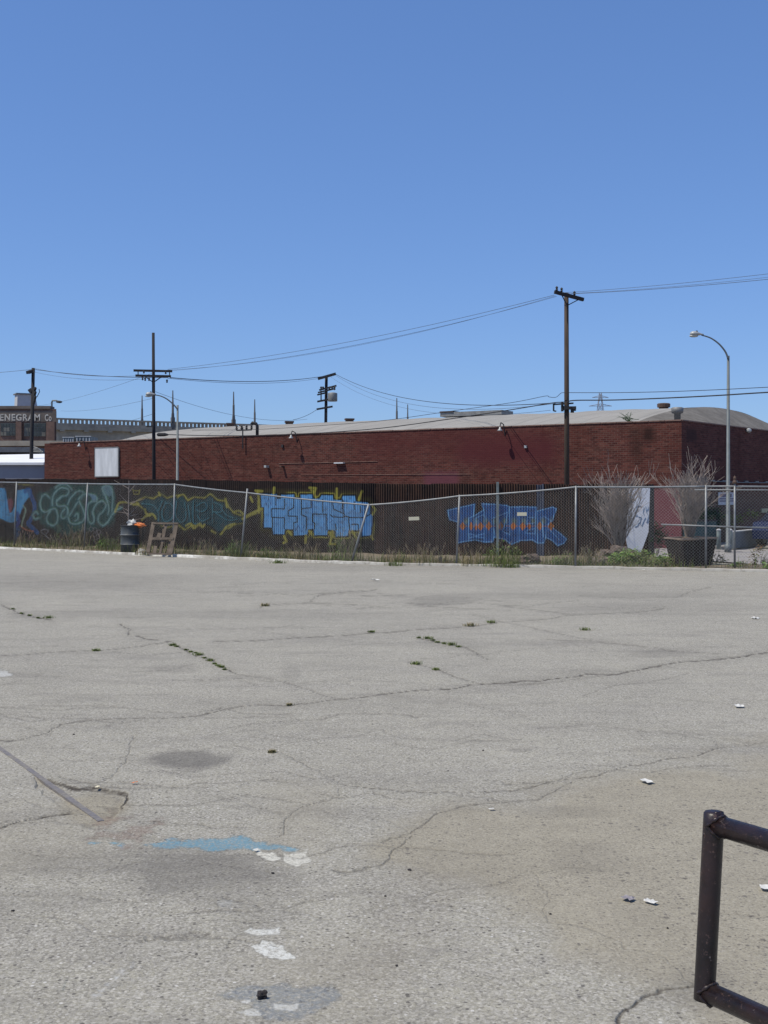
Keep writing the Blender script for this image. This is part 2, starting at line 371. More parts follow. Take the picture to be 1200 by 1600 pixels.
# ------------------------------------------------------------------ GROUND
KERB = [(-60, 75.0), (-13.2, 39.3), (-5.6, 33.7), (-1.6, 30.9), (0.6, 29.9), (4.8, 28.6), (9.1, 27.15), (60, 11.5)]
def kerbD(u):     # distance along +Y at which the ray X = u*Y meets the kerb line
    D = np.full(u.shape, 60.0)
    for (x1, y1), (x2, y2) in zip(KERB[:-1], KERB[1:]):
        den = (x2-x1)-u*(y2-y1); t = (u*y1-x1)/np.where(abs(den) < 1e-9, 1e-9, den)
        ok = (t >= -1e-6) & (t <= 1+1e-6); D = np.where(ok, y1+t*(y2-y1), D)
    return D
CR = [  # (polyline in survey pixels, width, depth)
 ([(0,945),(15,950),(35,960),(55,965),(82,969)], 1.2, .9),
 ([(190,975),(205,985),(200,992),(225,998),(265,1003),(290,1015),(320,1029),(350,1045),(370,1054)], 1.2, .9),
 ([(370,1054),(420,1062),(470,1075),(505,1085),(530,1092)], .9, .5),
 ([(0,1025),(50,1022),(100,1019),(150,1017),(200,1012),(265,1003)], .8, .6),
 ([(0,1158),(40,1157),(80,1146),(100,1132),(150,1126),(210,1122),(270,1123),(310,1118),(345,1108),(400,1100),(450,1103),(490,1100),(530,1093),(580,1088),(600,1086)], .9, .7),
 ([(600,1086),(650,1080),(700,1077),(730,1069),(770,1066),(840,1063),(880,1058),(920,1053),(960,1053),(1000,1048),(1060,1036),(1100,1033),(1150,1028),(1200,1018),(1300,1008)], 1.1, 1.0),
 ([(740,1068),(800,1068),(860,1066),(900,1060),(960,1053)], .7, .4),
 ([(330,1003),(415,1000),(470,996),(520,994),(570,989),(610,988),(650,983),(700,980),(740,978),(775,973)], .9, .7),
 ([(775,973),(800,970),(850,968),(890,962),(930,960),(1000,957),(1040,952)], .7, .5),
 ([(650,996),(680,1003),(710,1008),(740,1018),(755,1029)], 1.1, .8),
 ([(640,1034),(660,1041),(680,1047),(705,1056),(735,1065)], .8, .6),
 ([(485,940),(500,930),(530,925),(570,923),(590,920)], .8, .6),
 ([(400,950),(415,945),(480,942),(560,944)], .7, .5),
 ([(780,945),(850,955),(900,962)], .6, .4), ([(850,1000),(930,1003),(1000,1010),(1060,1018),(1130,1022)], .7, .5),
 ([(650,945),(720,950),(800,953)], .6, .4), ([(740,960),(780,970),(850,985),(920,1000)], .6, .4),
 ([(1060,932),(1080,925),(1110,918)], .6, .5), ([(560,950),(600,945)], .6, .4),
 ([(560,1228),(600,1230),(650,1236),(740,1238),(790,1234),(850,1225),(900,1218),(960,1208),(1000,1195),(1050,1183),(1080,1180),(1125,1166)], 1.3, .7),
 ([(1125,1166),(1110,1155),(1060,1146),(980,1139),(900,1135),(840,1139)], 1.2, .35), ([(1125,1166),(1200,1158),(1300,1150)], 1.2, .35),
 ([(425,1172),(450,1182),(480,1190),(510,1203),(535,1225),(560,1229)], 1.5, .45),
 ([(535,1235),(530,1246),(490,1252),(465,1265),(452,1290),(440,1305)], 1.6, .5),
 ([(600,1310),(640,1298),(680,1270),(720,1262),(800,1253),(835,1245),(860,1236),(890,1225)], 1.8, .55),
 ([(520,1354),(560,1352),(590,1344),(610,1335),(645,1302)], 1.8, .55),
 ([(150,1225),(180,1212),(200,1190),(215,1170),(208,1150)], 2.4, .45),
 ([(60,1212),(75,1218),(105,1226),(130,1229),(155,1226),(170,1230),(199,1235),(197,1250),(190,1262)], 3.0, 1.5),
 ([(-40,1300),(0,1292),(40,1283),(90,1276),(120,1273)], 2.4, 1.0),
 ([(140,1463),(190,1457),(240,1455),(330,1458),(380,1464),(420,1480)], 2.0, .45),
 ([(960,1610),(985,1590),(1010,1577),(1050,1555),(1090,1540)], 4.5, .8),
 ([(30,1330),(60,1342),(100,1346),(150,1345)], 1.5, .3),
 ([(830,1370),(850,1400),(855,1440),(900,1460),(960,1490),(1020,1500),(1090,1540)], 2.0, .25),
 ([(700,1095),(760,1105),(830,1120)], .9, .3), ([(0,1130),(40,1135),(90,1150)], .8, .3), ([(200,1050),(260,1048),(300,1038)], .7,.3),
]
def build_lot():
    nr, nc = 940, 1180
    u = np.linspace(-.47, .47, nc); Dk = kerbD(u)
    v0 = 1/2.1; t = np.linspace(0, 1, nr)[:, None]
    v = v0*(1-t)+(1/Dk)[None, :]*t
    Y = 1/v; X = u[None, :]*Y
    px = 600+F*(X/Y); py = HY+F*EYE/Y
    # jagged look: domain-warp of the survey coordinates, in metres-ish frequency
    def warp(a, sd, fr): return (fbm(X*fr+50, Y*fr+50, 4, sd)-.47)*a
    sc = 1800/Y   # px per metre
    wx = warp(.35, 3, 2.2)*sc*.5+warp(.07, 9, 14)*sc*.6; wy = (warp(.10, 5, 2.2)+warp(.02, 11, 12))*sc*(EYE/Y)*3.0
    qx = px+wx; qy = py+wy
    crack = np.zeros(X.shape); halo = np.zeros(X.shape)
    thin = .55+.9*fbm(X*5+9, Y*5, 3, 21)
    for pts, w, s in CR:
        d = dpoly(qx, qy, pts)
        ww = np.maximum(w*.6*thin, .80)
        crack = np.maximum(crack, np.clip(1.25-d/ww, 0, 1)*s)
        halo = np.maximum(halo, np.exp(-(d/(w*5+2))**2)*min(s, 1)*.55)
    # random secondary hairlines in the field
    r2 = random.Random(5)
    for i in range(90):
        x = r2.uniform(-250, 1450); y = 905+ (r2.random()**1.6)*560; pts = [(x, y)]
        ang = r2.choice([-1, 1])
        for k in range(r2.randint(3, 8)):
            s_ = (y-775)/110
            x += ang*r2.uniform(12, 40)*s_**.6; y += r2.uniform(-3.2, 4.0)*s_; pts.append((x, y))
        d = dpoly(qx, qy, pts); s = r2.uniform(.12, .48); ww = r2.uniform(.55, .9)*thin*(.8+(y-880)/500)
        crack = np.maximum(crack, np.clip(1.2-d/ww, 0, 1)*s); halo = np.maximum(halo, np.exp(-(d/4)**2)*s*.3)
    stain = np.zeros(X.shape)
    def ell(cx, cy, rx, ry, soft=.5, n=.6, sd=1):
        r = np.hypot((px-cx)/rx, (py-cy)/ry)+ (fbm(X*3, Y*3, 4, sd)-.47)*n*2
        return np.clip((1-r)/soft+.5, 0, 1)
    for a in ((290,1188,66,17,.45,.75,31,.9),(310,1192,30,8,.6,.6,131,1.0),(500,1100,300,8,.9,.9,132,.2),(300,960,260,6,.9,.9,133,.3),(900,930,260,5,.9,.9,134,.3),(700,1005,220,6,.9,.9,135,.22),(310,1362,130,36,.8,.6,32,.75),(350,1395,60,25,.8,.6,37,.4),(180,1350,140,22,.9,.6,33,.3),(395,1425,55,30,.9,.6,34,.3),
              (270,1046,45,6,.6,.3,35,.35),(60,1060,60,26,.9,.4,36,.18),(690,938,55,7,.6,.4,37,.5),(1040,1020,55,7,.6,.4,38,.4),(130,910,200,14,.9,.4,39,.35),
              (640,885,300,7,.9,.4,40,.3),(480,960,160,7,.9,.4,41,.25),(1030,950,150,10,.9,.5,42,.25),(930,1345,55,22,.8,.6,43,.25),(880,1270,60,9,.6,.5,44,.25),
              (810,1172,18,3,.6,.3,45,.5),(1090,1545,60,35,.9,.6,46,.4),(600,1215,130,12,.9,.5,47,.18),(700,1360,80,20,.9,.5,48,.12),(455,1052,14,12,.6,.4,49,.25)):
        stain = np.maximum(stain, ell(*a[:7])*a[7])
    dirt = np.zeros(X.shape)
    dp = [(560,1345),(620,1300),(700,1268),(850,1236),(1000,1205),(1200,1170),(1700,1090),(1900,2200),(1100,1640),(1075,1545),(960,1495),(890,1480),(850,1435),(730,1390),(640,1368)]
    di = inside(px, py, dp); dd = dpoly(px, py, dp, True, 200)
    dirt = np.clip(np.where(di, dd, -dd)/45+.5+(fbm(X*2.2, Y*2.2, 5, 51)-.47)*2.2, 0, 1)*.9
    dirt = np.maximum(dirt, ell(30,1320,170,55,.8,.6,52)*.35)
    dirt = np.maximum(dirt, ell(150,1262,55,26,.5,.5,53)*1.0)
    dirt = np.maximum(dirt, ell(470,1280,60,60,.9,.6,54)*.35); dirt = np.maximum(dirt, ell(520,1520,110,60,.9,.6,55)*.3)
    # paint
    paint = np.zeros(X.shape+(4,))
    nz = fbm(X*9, Y*9, 4, 61); nf = fbm(X*45, Y*45, 3, 62)
    def lay(mask, col):
        a = np.clip(mask, 0, 1)[..., None]; paint[..., :3] = paint[..., :3]*(1-a)+np.array(col)*a; paint[..., 3:] = np.maximum(paint[..., 3:], a)
    def pol(pts, soft, rag, amt, col, fine=.0):
        i_ = inside(px, py, pts); d_ = dpoly(px, py, pts, True, 60); sd_ = np.where(i_, d_, -d_)
        lay(np.clip(sd_/soft+.5+(nz-.47)*rag+(nf-.44)*fine, 0, 1)*amt, col)
    pol([(208,1321),(260,1313),(330,1311),(385,1307),(402,1316),(440,1318),(455,1325),(420,1330),(380,1326),(340,1330),(300,1323),(250,1323)], 2.5, 6, .85, (.12,.28,.37), 2.5)
    pol([(140,1317),(170,1313),(198,1317),(190,1322),(165,1321)], 3, 5, .95, (.12,.32,.42), 2)
    pol([(440,1328),(460,1325),(470,1330),(455,1334)], 3, 6, .8, (.10,.30,.42), 2)
    pol([(398,1327),(425,1331),(440,1340),(425,1348),(408,1340)], 3, 6, .95, (.62,.60,.52), 2)
    pol([(440,1332),(480,1328),(484,1345),(465,1352),(445,1345)], 3, 6, .9, (.62,.60,.52), 2)
    pol([(150,1290),(175,1275),(190,1290),(245,1290),(248,1302),(215,1325),(150,1308)], 18, 4, .45, (.30,.15,.11), 1)
    pol([(372,1456),(390,1449),(420,1452),(436,1450),(438,1461),(418,1461),(405,1464)], 2, 6, .85, (.68,.68,.63), 3)
    pol([(388,1478),(410,1470),(440,1476),(462,1497),(448,1502),(420,1496),(398,1488)], 2, 5, .9, (.68,.68,.63), 3)
    pol([(340,1555),(400,1538),(440,1535),(470,1545),(520,1540),(535,1556),(500,1578),(470,1592),(420,1595),(390,1570)], 6, 3.0, .55, (.22,.27,.33), 1.5)
    pol([(368,1564),(392,1561),(396,1568),(380,1569)], 2, 7, .75, (.66,.66,.62), 3)
    pol([(364,1578),(400,1578),(403,1584),(368,1586)], 2, 8, .75, (.66,.66,.62), 3)
    pol([(425,1566),(445,1572),(465,1570),(462,1578),(430,1575)], 2, 8, .7, (.66,.66,.62), 3)
    pol([(340,1408),(360,1408),(358,1415),(342,1414)], 2, 9, .5, (.66,.66,.62), 3)
    d = dpoly(px, py, [(148,1556),(175,1535),(205,1506)]); lay(np.clip(1-d/11, 0, 1)*np.clip((nf-.3)*4, 0, 1)*.8, (.62,.62,.60))
    d = dpoly(px, py, [(98,1547),(104,1530)]); lay(np.clip(1-d/4, 0, 1)*.3, (.25,.42,.42))
    pol([(-60,1048),(0,1047),(14,1050),(22,1056),(-60,1062)], 2, 3, .85, (.60,.60,.57), 2)
    pol([(640,1330),(730,1390),(700,1480),(560,1540),(580,1400)], 60, 1.5, .16, (.36,.24,.22), .5)
    for k in range(160):   # scattered chips of old white paint and pale grit
        x = r2.uniform(0, 1200); y = 1130+r2.random()*460; rr_ = r2.uniform(.8, 2.2)
        m = (abs(px-x) < 5) & (abs(py-y) < 5)
        if m.any():
            e = np.zeros(X.shape, np.float32); e[m] = np.clip(1.2-np.hypot((px[m]-x)/rr_, (py[m]-y)/(rr_*.55)), 0, 1)*r2.uniform(.3,.9)
            lay(e, (.55,.54,.5) if r2.random() < .6 else (.04,.04,.04))
    # relief
    Z = (fbm(X*.16+7, Y*.16, 3, 71)-.47)*.05*np.clip((Y-9)/8, 0, 1)
    hole = inside(qx, qy, [(60,1214),(105,1226),(130,1229),(155,1226),(198,1235),(190,1262),(180,1285),(150,1290),(120,1274),(60,1240)])
    hd = dpoly(qx, qy, [(60,1214),(105,1226),(130,1229),(155,1226),(198,1235),(190,1262)], False, 60)
    Z = Z - np.where(hole, .016*np.clip(hd/3,0,1)*np.exp(-(hd/34)**2), 0)
    Z = Z - .006*np.clip(crack, 0, 1)
    Z = Z*np.clip((.47-abs(u[None, :]))/.05, 0, 1)
    return grid_mesh('parking_lot', X, Y, Z, asphalt, {'crack': np.clip(crack*.95+halo*.28, 0, 1.2), 'stain': stain, 'dirt': dirt}, {'paint': paint}, kind='structure')
def asphalt_mat(name, use_attr=True, tone=1.0):
    m, t, b = nt(name); n = N(t); v = n.coord('Object')
    base = n.mix(n.map(n.noise(v, .35, 5, .6), .35, .65), (.284*tone,.266*tone,.202*tone), (.366*tone,.342*tone,.262*tone))
    base = n.mix(n.map(n.noise(n.scale(v, (.35,1.6,1)), .9, 5, .65), .5, .75, 0, .40), base, (.18*tone,.165*tone,.148*tone))
    base = n.mix(n.map(n.noise(v, 5.0, 5, .7), .35, .7, 0, .35), base, (.185*tone,.172*tone,.155*tone))
    base = n.mix(n.map(n.noise(v, 22, 5, .8), .36, .64, 0, .42), base, (.13*tone,.12*tone,.108*tone))
    base = n.mix(n.map(n.noise(v, 62, 2, .6), .44, .30, 0, .75), base, (.105,.094,.08))
    base = n.mix(n.map(n.noise(n.scale(v, (1,1.3,1)), 55, 2, .6), .54, .70, 0, .8), base, (.58,.55,.48))
    base = n.mix(n.map(n.noise(v, 120, 3, .8), .50, .66, 0, .55), base, (.54,.51,.44))
    agg = n.vor(v, 95, 'F1', 'Color'); sp = n.new('ShaderNodeSeparateColor'); n.link(agg, sp.inputs[0])
    base = n.mix(n.map(sp.outputs[0], 0, 1, 0, .65), base, n.mix(sp.outputs[1], (.10,.092,.083), (.50,.475,.425)))
    pit = n.vor(v, 34, 'F1', 'Distance'); pr = n.vor(v, 34, 'F1', 'Color'); sp2 = n.new('ShaderNodeSeparateColor'); n.link(pr, sp2.inputs[0])
    pm = n.math('MULTIPLY', n.map(pit, .30, .20), n.map(sp2.outputs[0], .78, .82))
    base = n.mix(n.math('MULTIPLY', pm, .75), base, (.05,.045,.042))
    wm = n.math('MULTIPLY', n.map(pit, .26, .18), n.map(sp2.outputs[1], .93, .95))
    base = n.mix(n.math('MULTIPLY', wm, .8), base, (.6,.58,.54))
    base = n.mix(n.map(n.noise(n.scale(v, (.5,1.4,1)), 1.7, 6, .75), .50, .66, 0, .34), base, (.155*tone,.143*tone,.125*tone))
    base = n.mix(n.map(n.noise(v, 9, 4, .8), .56, .68, 0, .35), base, (.45*tone,.43*tone,.375*tone))
    if use_attr:
        dn = n.attr('dirt')
        dcol = n.mix(n.map(n.noise(v, 3.0, 5, .7), .35, .65), (.275,.245,.18), (.35,.315,.235))
        dcol = n.mix(n.map(n.noise(v, 20, 4, .8), .42, .66, 0, .40), dcol, (.15,.13,.10)); dcol = n.mix(n.map(n.noise(v, 90, 3, .8), .52, .64, 0, .55), dcol, (.46,.43,.35)); dcol = n.mix(n.map(n.noise(v, 70, 2, .6), .44, .32, 0, .7), dcol, (.13,.11,.085))
        dens_ = n.map(n.noise(v, 1.6, 4, .7), .36, .62)
        for sc_, g0 in ((42, .80), (70, .66), (24, .90)):
            vd = n.vor(n.scale(v, (1,1,1)), sc_, 'F1', 'Distance'); vc = n.vor(v, sc_, 'F1', 'Color'); s3 = n.new('ShaderNodeSeparateColor'); n.link(vc, s3.inputs[0])
            gate_ = n.map(n.math('ADD', s3.outputs[0], n.math('MULTIPLY', dens_, .22)), g0+.08, g0+.12)
            dcol = n.mix(n.math('MULTIPLY', n.math('MULTIPLY', n.map(n.math('ADD', vd, n.math('MULTIPLY', s3.outputs[1], .14)), .40, .26), gate_), .85), dcol, (.07,.06,.052))
        dcol = n.mix(n.map(n.noise(v, 60, 3, .7), .5, .7, 0, .5), dcol, (.13,.11,.09))
        base = n.mix(n.math('MULTIPLY', dn, .82), base, dcol)
        base = n.mix(n.math('MULTIPLY', n.attr('stain'), .60), base, (.085,.078,.072))
        pa = n.new('ShaderNodeAttribute', attribute_name='paint')
        pf = n.math('MULTIPLY', pa.outputs['Alpha'], n.map(n.noise(v, 48, 5, .8), .36, .55), True)
        base = n.mix(pf, base, pa.outputs['Color'])
        ck = n.attr('crack')
        base = n.mix(n.math('MULTIPLY', n.map(ck, .0, 1.0), n.map(n.noise(v, 14, 3, .7), .3, .58, .35, 1), True), base, (.062,.053,.042))
    n.link(base, b.inputs['Base Color']); b.inputs['Roughness'].default_value = .92; b.inputs['Specular IOR Level'].default_value = .25
    h = n.math('ADD', n.math('MULTIPLY', sp.outputs[2], .5), n.noise(v, 30, 4, .7))
    if use_attr: h = n.math('SUBTRACT', h, n.math('MULTIPLY', n.attr('crack'), 2.0))
    nb = n.bump(n.noise(v, 3.5, 4, .6), .25, .02)
    n.link(n.bump(h, .55, .006, nb), b.inputs['Normal'])
    return m
asphalt = asphalt_mat('worn_asphalt')
asphalt2 = asphalt_mat('street_asphalt', False, 1.0)
dirtm = simple('dry_dirt', (.26,.21,.14), .95, 0, .5, 2.2, bump=.7, fine=14)
build_lot()
g = MB(); g.quad((-3000,-3000,-.09),(3000,-3000,-.09),(3000,3000,-.09),(-3000,3000,-.09)); g.build('ground', asphalt_mat('far_ground', False, .85), kind='structure')
g = MB(); kd_ = kerbD(np.array([-.47, .47])); eL, eR = -.47*kd_[0], .47*kd_[1]
g.add([(-.47*2.1,2.1,0),(eL,kd_[0],0),(-60,75,0),(-60,2.1,0)], [(0,1,2,3)])
g.add([(.47*2.1,2.1,0),(60,2.1,0),(60,11.5,0),(eR,kd_[1],0)], [(0,1,2,3)])
g.add([(-60,-20,0),(60,-20,0),(60,2.1,0),(.47*2.1,2.1,0),(-.47*2.1,2.1,0),(-60,2.1,0)], [(0,1,2,3,4,5)])
g.build('parking_lot_flank', asphalt2, kind='structure')
# kerb along the fence
def offset_line(pts, d):
    out = []
    for i, (x, y) in enumerate(pts):
        a = pts[max(i-1,0)]; b = pts[min(i+1,len(pts)-1)]; t = Vector((b[0]-a[0], b[1]-a[1])).normalized(); out.append((x-t.y*d, y+t.x*d))
    return out
def resample(pts, step):
    out = []
    for a, b in zip(pts[:-1], pts[1:]):
        L_ = math.hypot(b[0]-a[0], b[1]-a[1]); k = max(1, int(L_/step))
        for i in range(k): out.append((a[0]+(b[0]-a[0])*i/k, a[1]+(b[1]-a[1])*i/k))
    out.append(pts[-1]); return out
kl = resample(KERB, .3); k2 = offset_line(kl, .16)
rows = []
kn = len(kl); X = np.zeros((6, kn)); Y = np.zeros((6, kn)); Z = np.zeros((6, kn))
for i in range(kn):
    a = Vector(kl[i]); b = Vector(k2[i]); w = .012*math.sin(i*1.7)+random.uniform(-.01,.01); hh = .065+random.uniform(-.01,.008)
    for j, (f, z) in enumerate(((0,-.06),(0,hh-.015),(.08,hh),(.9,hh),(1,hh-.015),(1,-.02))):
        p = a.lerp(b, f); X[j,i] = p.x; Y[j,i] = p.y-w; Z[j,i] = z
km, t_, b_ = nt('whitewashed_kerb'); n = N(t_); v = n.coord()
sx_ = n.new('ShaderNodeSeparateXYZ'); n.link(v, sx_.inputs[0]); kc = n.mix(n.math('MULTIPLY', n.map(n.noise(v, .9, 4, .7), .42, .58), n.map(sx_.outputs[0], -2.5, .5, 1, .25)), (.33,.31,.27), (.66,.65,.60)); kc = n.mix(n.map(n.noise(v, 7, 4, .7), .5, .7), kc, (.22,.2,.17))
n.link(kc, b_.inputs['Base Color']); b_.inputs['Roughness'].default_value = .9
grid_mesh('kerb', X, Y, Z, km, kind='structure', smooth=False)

# rusty sheet fence line, soil strip, street
RF = [(-30, 59.0), (-14.3, 43.2), (-6.33, 38.0), (0, 35.0), (4.7, 34.0), (7.95, 34.0)]
def soilgrid():
    a = np.array(resample([(-60,75.0),(-13.2,39.3),(-5.6,33.7),(-1.6,30.9),(.6,29.9),(4.8,28.6),(9.1,27.15),(16,25.03)], .25)); m = len(a); R = 14
    X = np.zeros((R, m)); Y = np.zeros((R, m))
    rf = RF[:]
    for i, (x, y) in enumerate(a):
        # far edge: behind the rusty fence on the left, a narrow verge at the gate
        u = x/y; w = 7.0 if u < .20 else 7.0+(1.9-7.0)*min(1, (u-.20)/.05)
        for j in range(R):
            f = (j/(R-1)); X[j,i] = x+ f*w*.35; Y[j,i] = y+.12+f*w
    Z = .035+(fbm(X*1.1, Y*1.1, 4, 81)-.45)*.14
    Z[0,:] = .03; Z[-1,:] = -.07
    grid_mesh('soil_verge', X, Y, Z, dirtm, kind='structure')
soilgrid()
# ------------------------------------------------------------------ WAREHOUSE geometry
WC = Vector((10.46, 40.5)); WD = Vector((-.8418, .5397)).normalized(); WR = Vector((.624, .781)).normalized(); WH = 4.45; WL = 32.8; WW = 17.6
def wl(s, z, off=0.0):      # point on the long wall, s metres left of the corner, off = proud of wall
    nrm = Vector((-WD.y*-1, WD.x*-1)); nrm = Vector((WD.y, -WD.x)); nrm = -nrm if nrm.y > 0 else nrm
    p = WC+WD*s+nrm*off; return Vector((p.x, p.y, z))
def wr(t, z, off=0.0):
    nrm = Vector((WR.y, -WR.x)); p = WC+WR*t+nrm*off; return Vector((p.x, p.y, z))
def lw(px, py):             # survey pixel -> (s, z) on the long wall
    u = (px-600)/F; s = (WC.x-u*WC.y)/(u*WD.y-WD.x); D = WC.y+WD.y*s; return s, EYE-(py-HY)/F*D
def rw(px, py):
    u = (px-600)/F; t = (u*WC.y-WC.x)/(WR.x-u*WR.y); D = WC.y+WR.y*t; return t, EYE-(py-HY)/F*D
# street and pavement
g = MB(); g.add([(-80,-10,-.02),(9.6,34.5,-.02),(60,14,-.02),(60,80,-.02),(-80,120,-.02)], [(0,1,2,3,4)])
def street():
    g = MB(); z = -.05
    a = [(-45,70),(-15,46),(-6,39.5),(1,36.5),(8,35.6),(11,29.5),(40,19)]
    b = [(-30,72),(-12,57),(0,49),(8,42.5),(10.7,40.6),(22,56),(70,110)]
    for i in range(len(a)-1): g.quad((*a[i],z),(*a[i+1],z),(*b[i+1],z),(*b[i],z))
    g.build('street', simple('pale_street_concrete', (.36,.335,.31), .9, 0, .2, .6, fine=9), kind='structure')
    g = MB()
    g.box((WC+WR*14+Vector((WR.y,-WR.x))*.75).to_3d()+Vector((0,0,-.02)), (28, 1.4, .16), math.atan2(WR.y, WR.x))
    g.build('pavement', 'concrete', kind='structure')
street()
brickL = brick_mat('red_brick_long_wall', (.116,.039,.031), (.052,.019,.018), (.14,.092,.076),
   patches=[(lw(872,0)[0], lw(716,0)[0], 3.0, 4.05, (.080,.022,.026), .8, .35),
            (lw(716,0)[0], lw(662,0)[0], 0, lw(700,737)[1], (.125,.045,.060), .75, .12),
            (lw(840,0)[0], lw(560,0)[0], 3.35, 4.6, (.085,.025,.026), .5, .5),
            (-.5, lw(1016,0)[0], -1, lw(1040,764)[1], (.150,.058,.068), .85, .08),
            (lw(1022,0)[0], lw(1005,0)[0], 3.75, 4.25, (.022,.013,.012), .8, .1),
            (lw(1000,0)[0], lw(988,0)[0], 3.0, 4.3, (.03,.017,.014), .65, .2)])
brickR = brick_mat('red_brick_end_wall', (.135,.052,.043), (.078,.030,.028), (.12,.082,.072),
   patches=[(.4, 1.3, 3.75, 4.2, (.05,.03,.03), .75, .1), (.5, 2.3, 1.0, rw(1100,747)[1], (.30,.26,.20), .8, .1), (-1, 30, -.5, 1.9, (.10,.07,.06), .6, .2)])
roofm = roof_mat(); roofe = simple('grey_end_roofing', (.215,.20,.18), .9, 0, .25, .8, fine=3, spec=.05)
wh = thing('brick_warehouse', (WC.x, WC.y, 0), 'long low red brick warehouse with a pale curved roof, across the street behind the fences', 'warehouse')
g = MB()
def wallface(mb, A, B, L_, z0, z1, u0=0):
    mb.add([(A.x,A.y,z0),(B.x,B.y,z0),(B.x,B.y,z1),(A.x,A.y,z1)], [(0,1,2,3)], [[(u0,z0),(u0+L_,z0),(u0+L_,z1),(u0,z1)]])
c0 = wl(0,0); c1 = wl(WL,0); c2v = WC+WD*WL+WR*WW; c3v = WC+WR*WW
g2 = MB(); wallface(g2, c1, c0, WL, -.1, WH, 0); 
# u measured from the corner
g2.uv = [(WL, -.1), (0, -.1), (0, WH), (WL, WH)]
# inner face + top so that the parapet is solid
ins = .3
a_in = wl(ins/.99, 0, -ins); b_in = wl(WL-ins, 0, -ins)
g2.add([(c1.x,c1.y,WH),(c0.x,c0.y,WH),(a_in.x,a_in.y,WH),(b_in.x,b_in.y,WH)], [(0,1,2,3)], [[(WL,0),(0,0),(0,.02),(WL,.02)]])
g2.add([(b_in.x,b_in.y,3.9),(a_in.x,a_in.y,3.9),(a_in.x,a_in.y,WH),(b_in.x,b_in.y,WH)], [(3,2,1,0)], [[(0,0),(WL,0),(WL,.5),(0,.5)]])
g2.build('front_wall', brickL, wh)
g3 = MB(); wallface(g3, c0, Vector((c3v.x,c3v.y,0)), WW, -.1, WH, 0)
r_in0 = wr(.3,0,-.3); r_in1 = wr(WW,0,-.3)
g3.add([(c0.x,c0.y,WH),(c3v.x,c3v.y,WH),(r_in1.x,r_in1.y,WH),(r_in0.x,r_in0.y,WH)], [(0,1,2,3)], [[(0,0),(WW,0),(WW,.02),(0,.02)]])
g3.build('end_wall', brickR, wh)
g4 = MB(); wallface(g4, Vector((c3v.x,c3v.y,0)), Vector((c2v.x,c2v.y,0)), WL, -.1, WH, 0); wallface(g4, Vector((c2v.x,c2v.y,0)), c1, WW, -.1, WH, 0)
g4.build('rear_wall', brickR, wh)
g = MB()
for i in range(int(WL/.6)):
    s0 = i*.6+.01; h = .035+random.uniform(0,.012)
    a = wl(s0+.29, WH+h/2, -.12); g.box(a, (.58,.30,h), math.atan2(WD.y, WD.x))
for i in range(int(WW/.6)):
    a = wr(i*.6+.32, WH+.02, -.12); g.box(a, (.58,.30,.035+random.uniform(0,.01)), math.atan2(WR.y, WR.x))
g.build('coping', 'coping', wh)
def arch(t): t = t-.35; return 4.36+max(0, (.257*t-.01463*t*t))*1.02
def roofpt(s, t, z): p = WC+WD*s+WR*t; return (p.x, p.y, z)
S0, S1 = 2.12, 28.6
ns, ntt = 120, 40
X = np.zeros((ns+1, ntt+1)); Y = X.copy(); Z = X.copy(); U = X.copy(); V = X.copy()
for i in range(ns+1):
    s = S0+(S1-S0)*i/ns
    for j in range(ntt+1):
        t = .3+(WW-.3)*j/ntt; p = roofpt(s, t, arch(t)+.02*math.sin(s*1.3+t)+.012*math.sin(s*5.1)); X[i,j],Y[i,j],Z[i,j] = p; U[i,j] = s; V[i,j] = t
grid_mesh('roof', X, Y, Z, roofm, uv=(U, V), parent=wh, smooth=True)
for (sa, sb, nm) in ((S0, .3, 'roof_end'), (S1, WL-.3, 'roof_end')):
    X = np.zeros((9, ntt+1)); Y = X.copy(); Z = X.copy(); U = X.copy(); V = X.copy()
    for i in range(9):
        f = i/8
        for j in range(ntt+1):
            t = .3+(WW-.3)*j/ntt; s = sa+(sb-sa)*f; z = arch(t)*(1-f)+4.36*f - .004
            p = roofpt(s, t, z); X[i,j],Y[i,j],Z[i,j] = p; U[i,j] = t; V[i,j] = s*1.0
    grid_mesh(nm, X, Y, Z, roofe, uv=(U, V), parent=wh, smooth=True)
# roof vents (low rusty boxes) along the crown
def crown_at(px, t=8.8):
    u = (px-600)/F; B = WC+WR*t; s = (B.x-u*B.y)/(u*WD.y-WD.x); return s
for px, w, h, t in ((360,.55,.28,8.2),(452,.55,.26,8.8),(546,.5,.24,8.8),(1037,.62,.26,8.0)):
    s = crown_at(px, t); p = Vector(roofpt(s, t, arch(t)))
    g = MB()
    if px == 1037: g.lathe(p-Vector((0,0,.05)), [(.20,0),(.20,.12),(.27,.13),(.28,.27),(.24,.30),(.03,.32)], 16)
    else: g.box(p+Vector((0,0,.06)), (.38,.3,.20), .2); g.box(p+Vector((0,0,.20)), (.46,.38,.08), .2)
    g.build('roof_vent', 'ventrust', wh)
s = crown_at(705, 8.8); e = crown_at(800, 8.8)
g = MB(); a = Vector(roofpt(s,8.4,0)); b = Vector(roofpt(e,8.4,0))
g.beam(a+Vector((0,0,5.66)), b+Vector((0,0,5.66)), 1.2, .20); g.build('skylight', 'ventmetal', wh)
g = MB(); g.beam(a+Vector((0,0,5.79)), a+(b-a)*.22+Vector((0,0,5.79)), 1.3, .05); g.build('skylight_hood', 'ventrust', wh)
# tall pipe vent near the end wall
t_, _ = rw(1091, 660); p = Vector(roofpt(.9, t_+.3, 4.4))
g = MB(); g.lathe(p, [(.12,0),(.12,.42),(.21,.45),(.23,.63),(.17,.66)], 14); g.build('pipe_vent', 'ventmetal', wh, True)
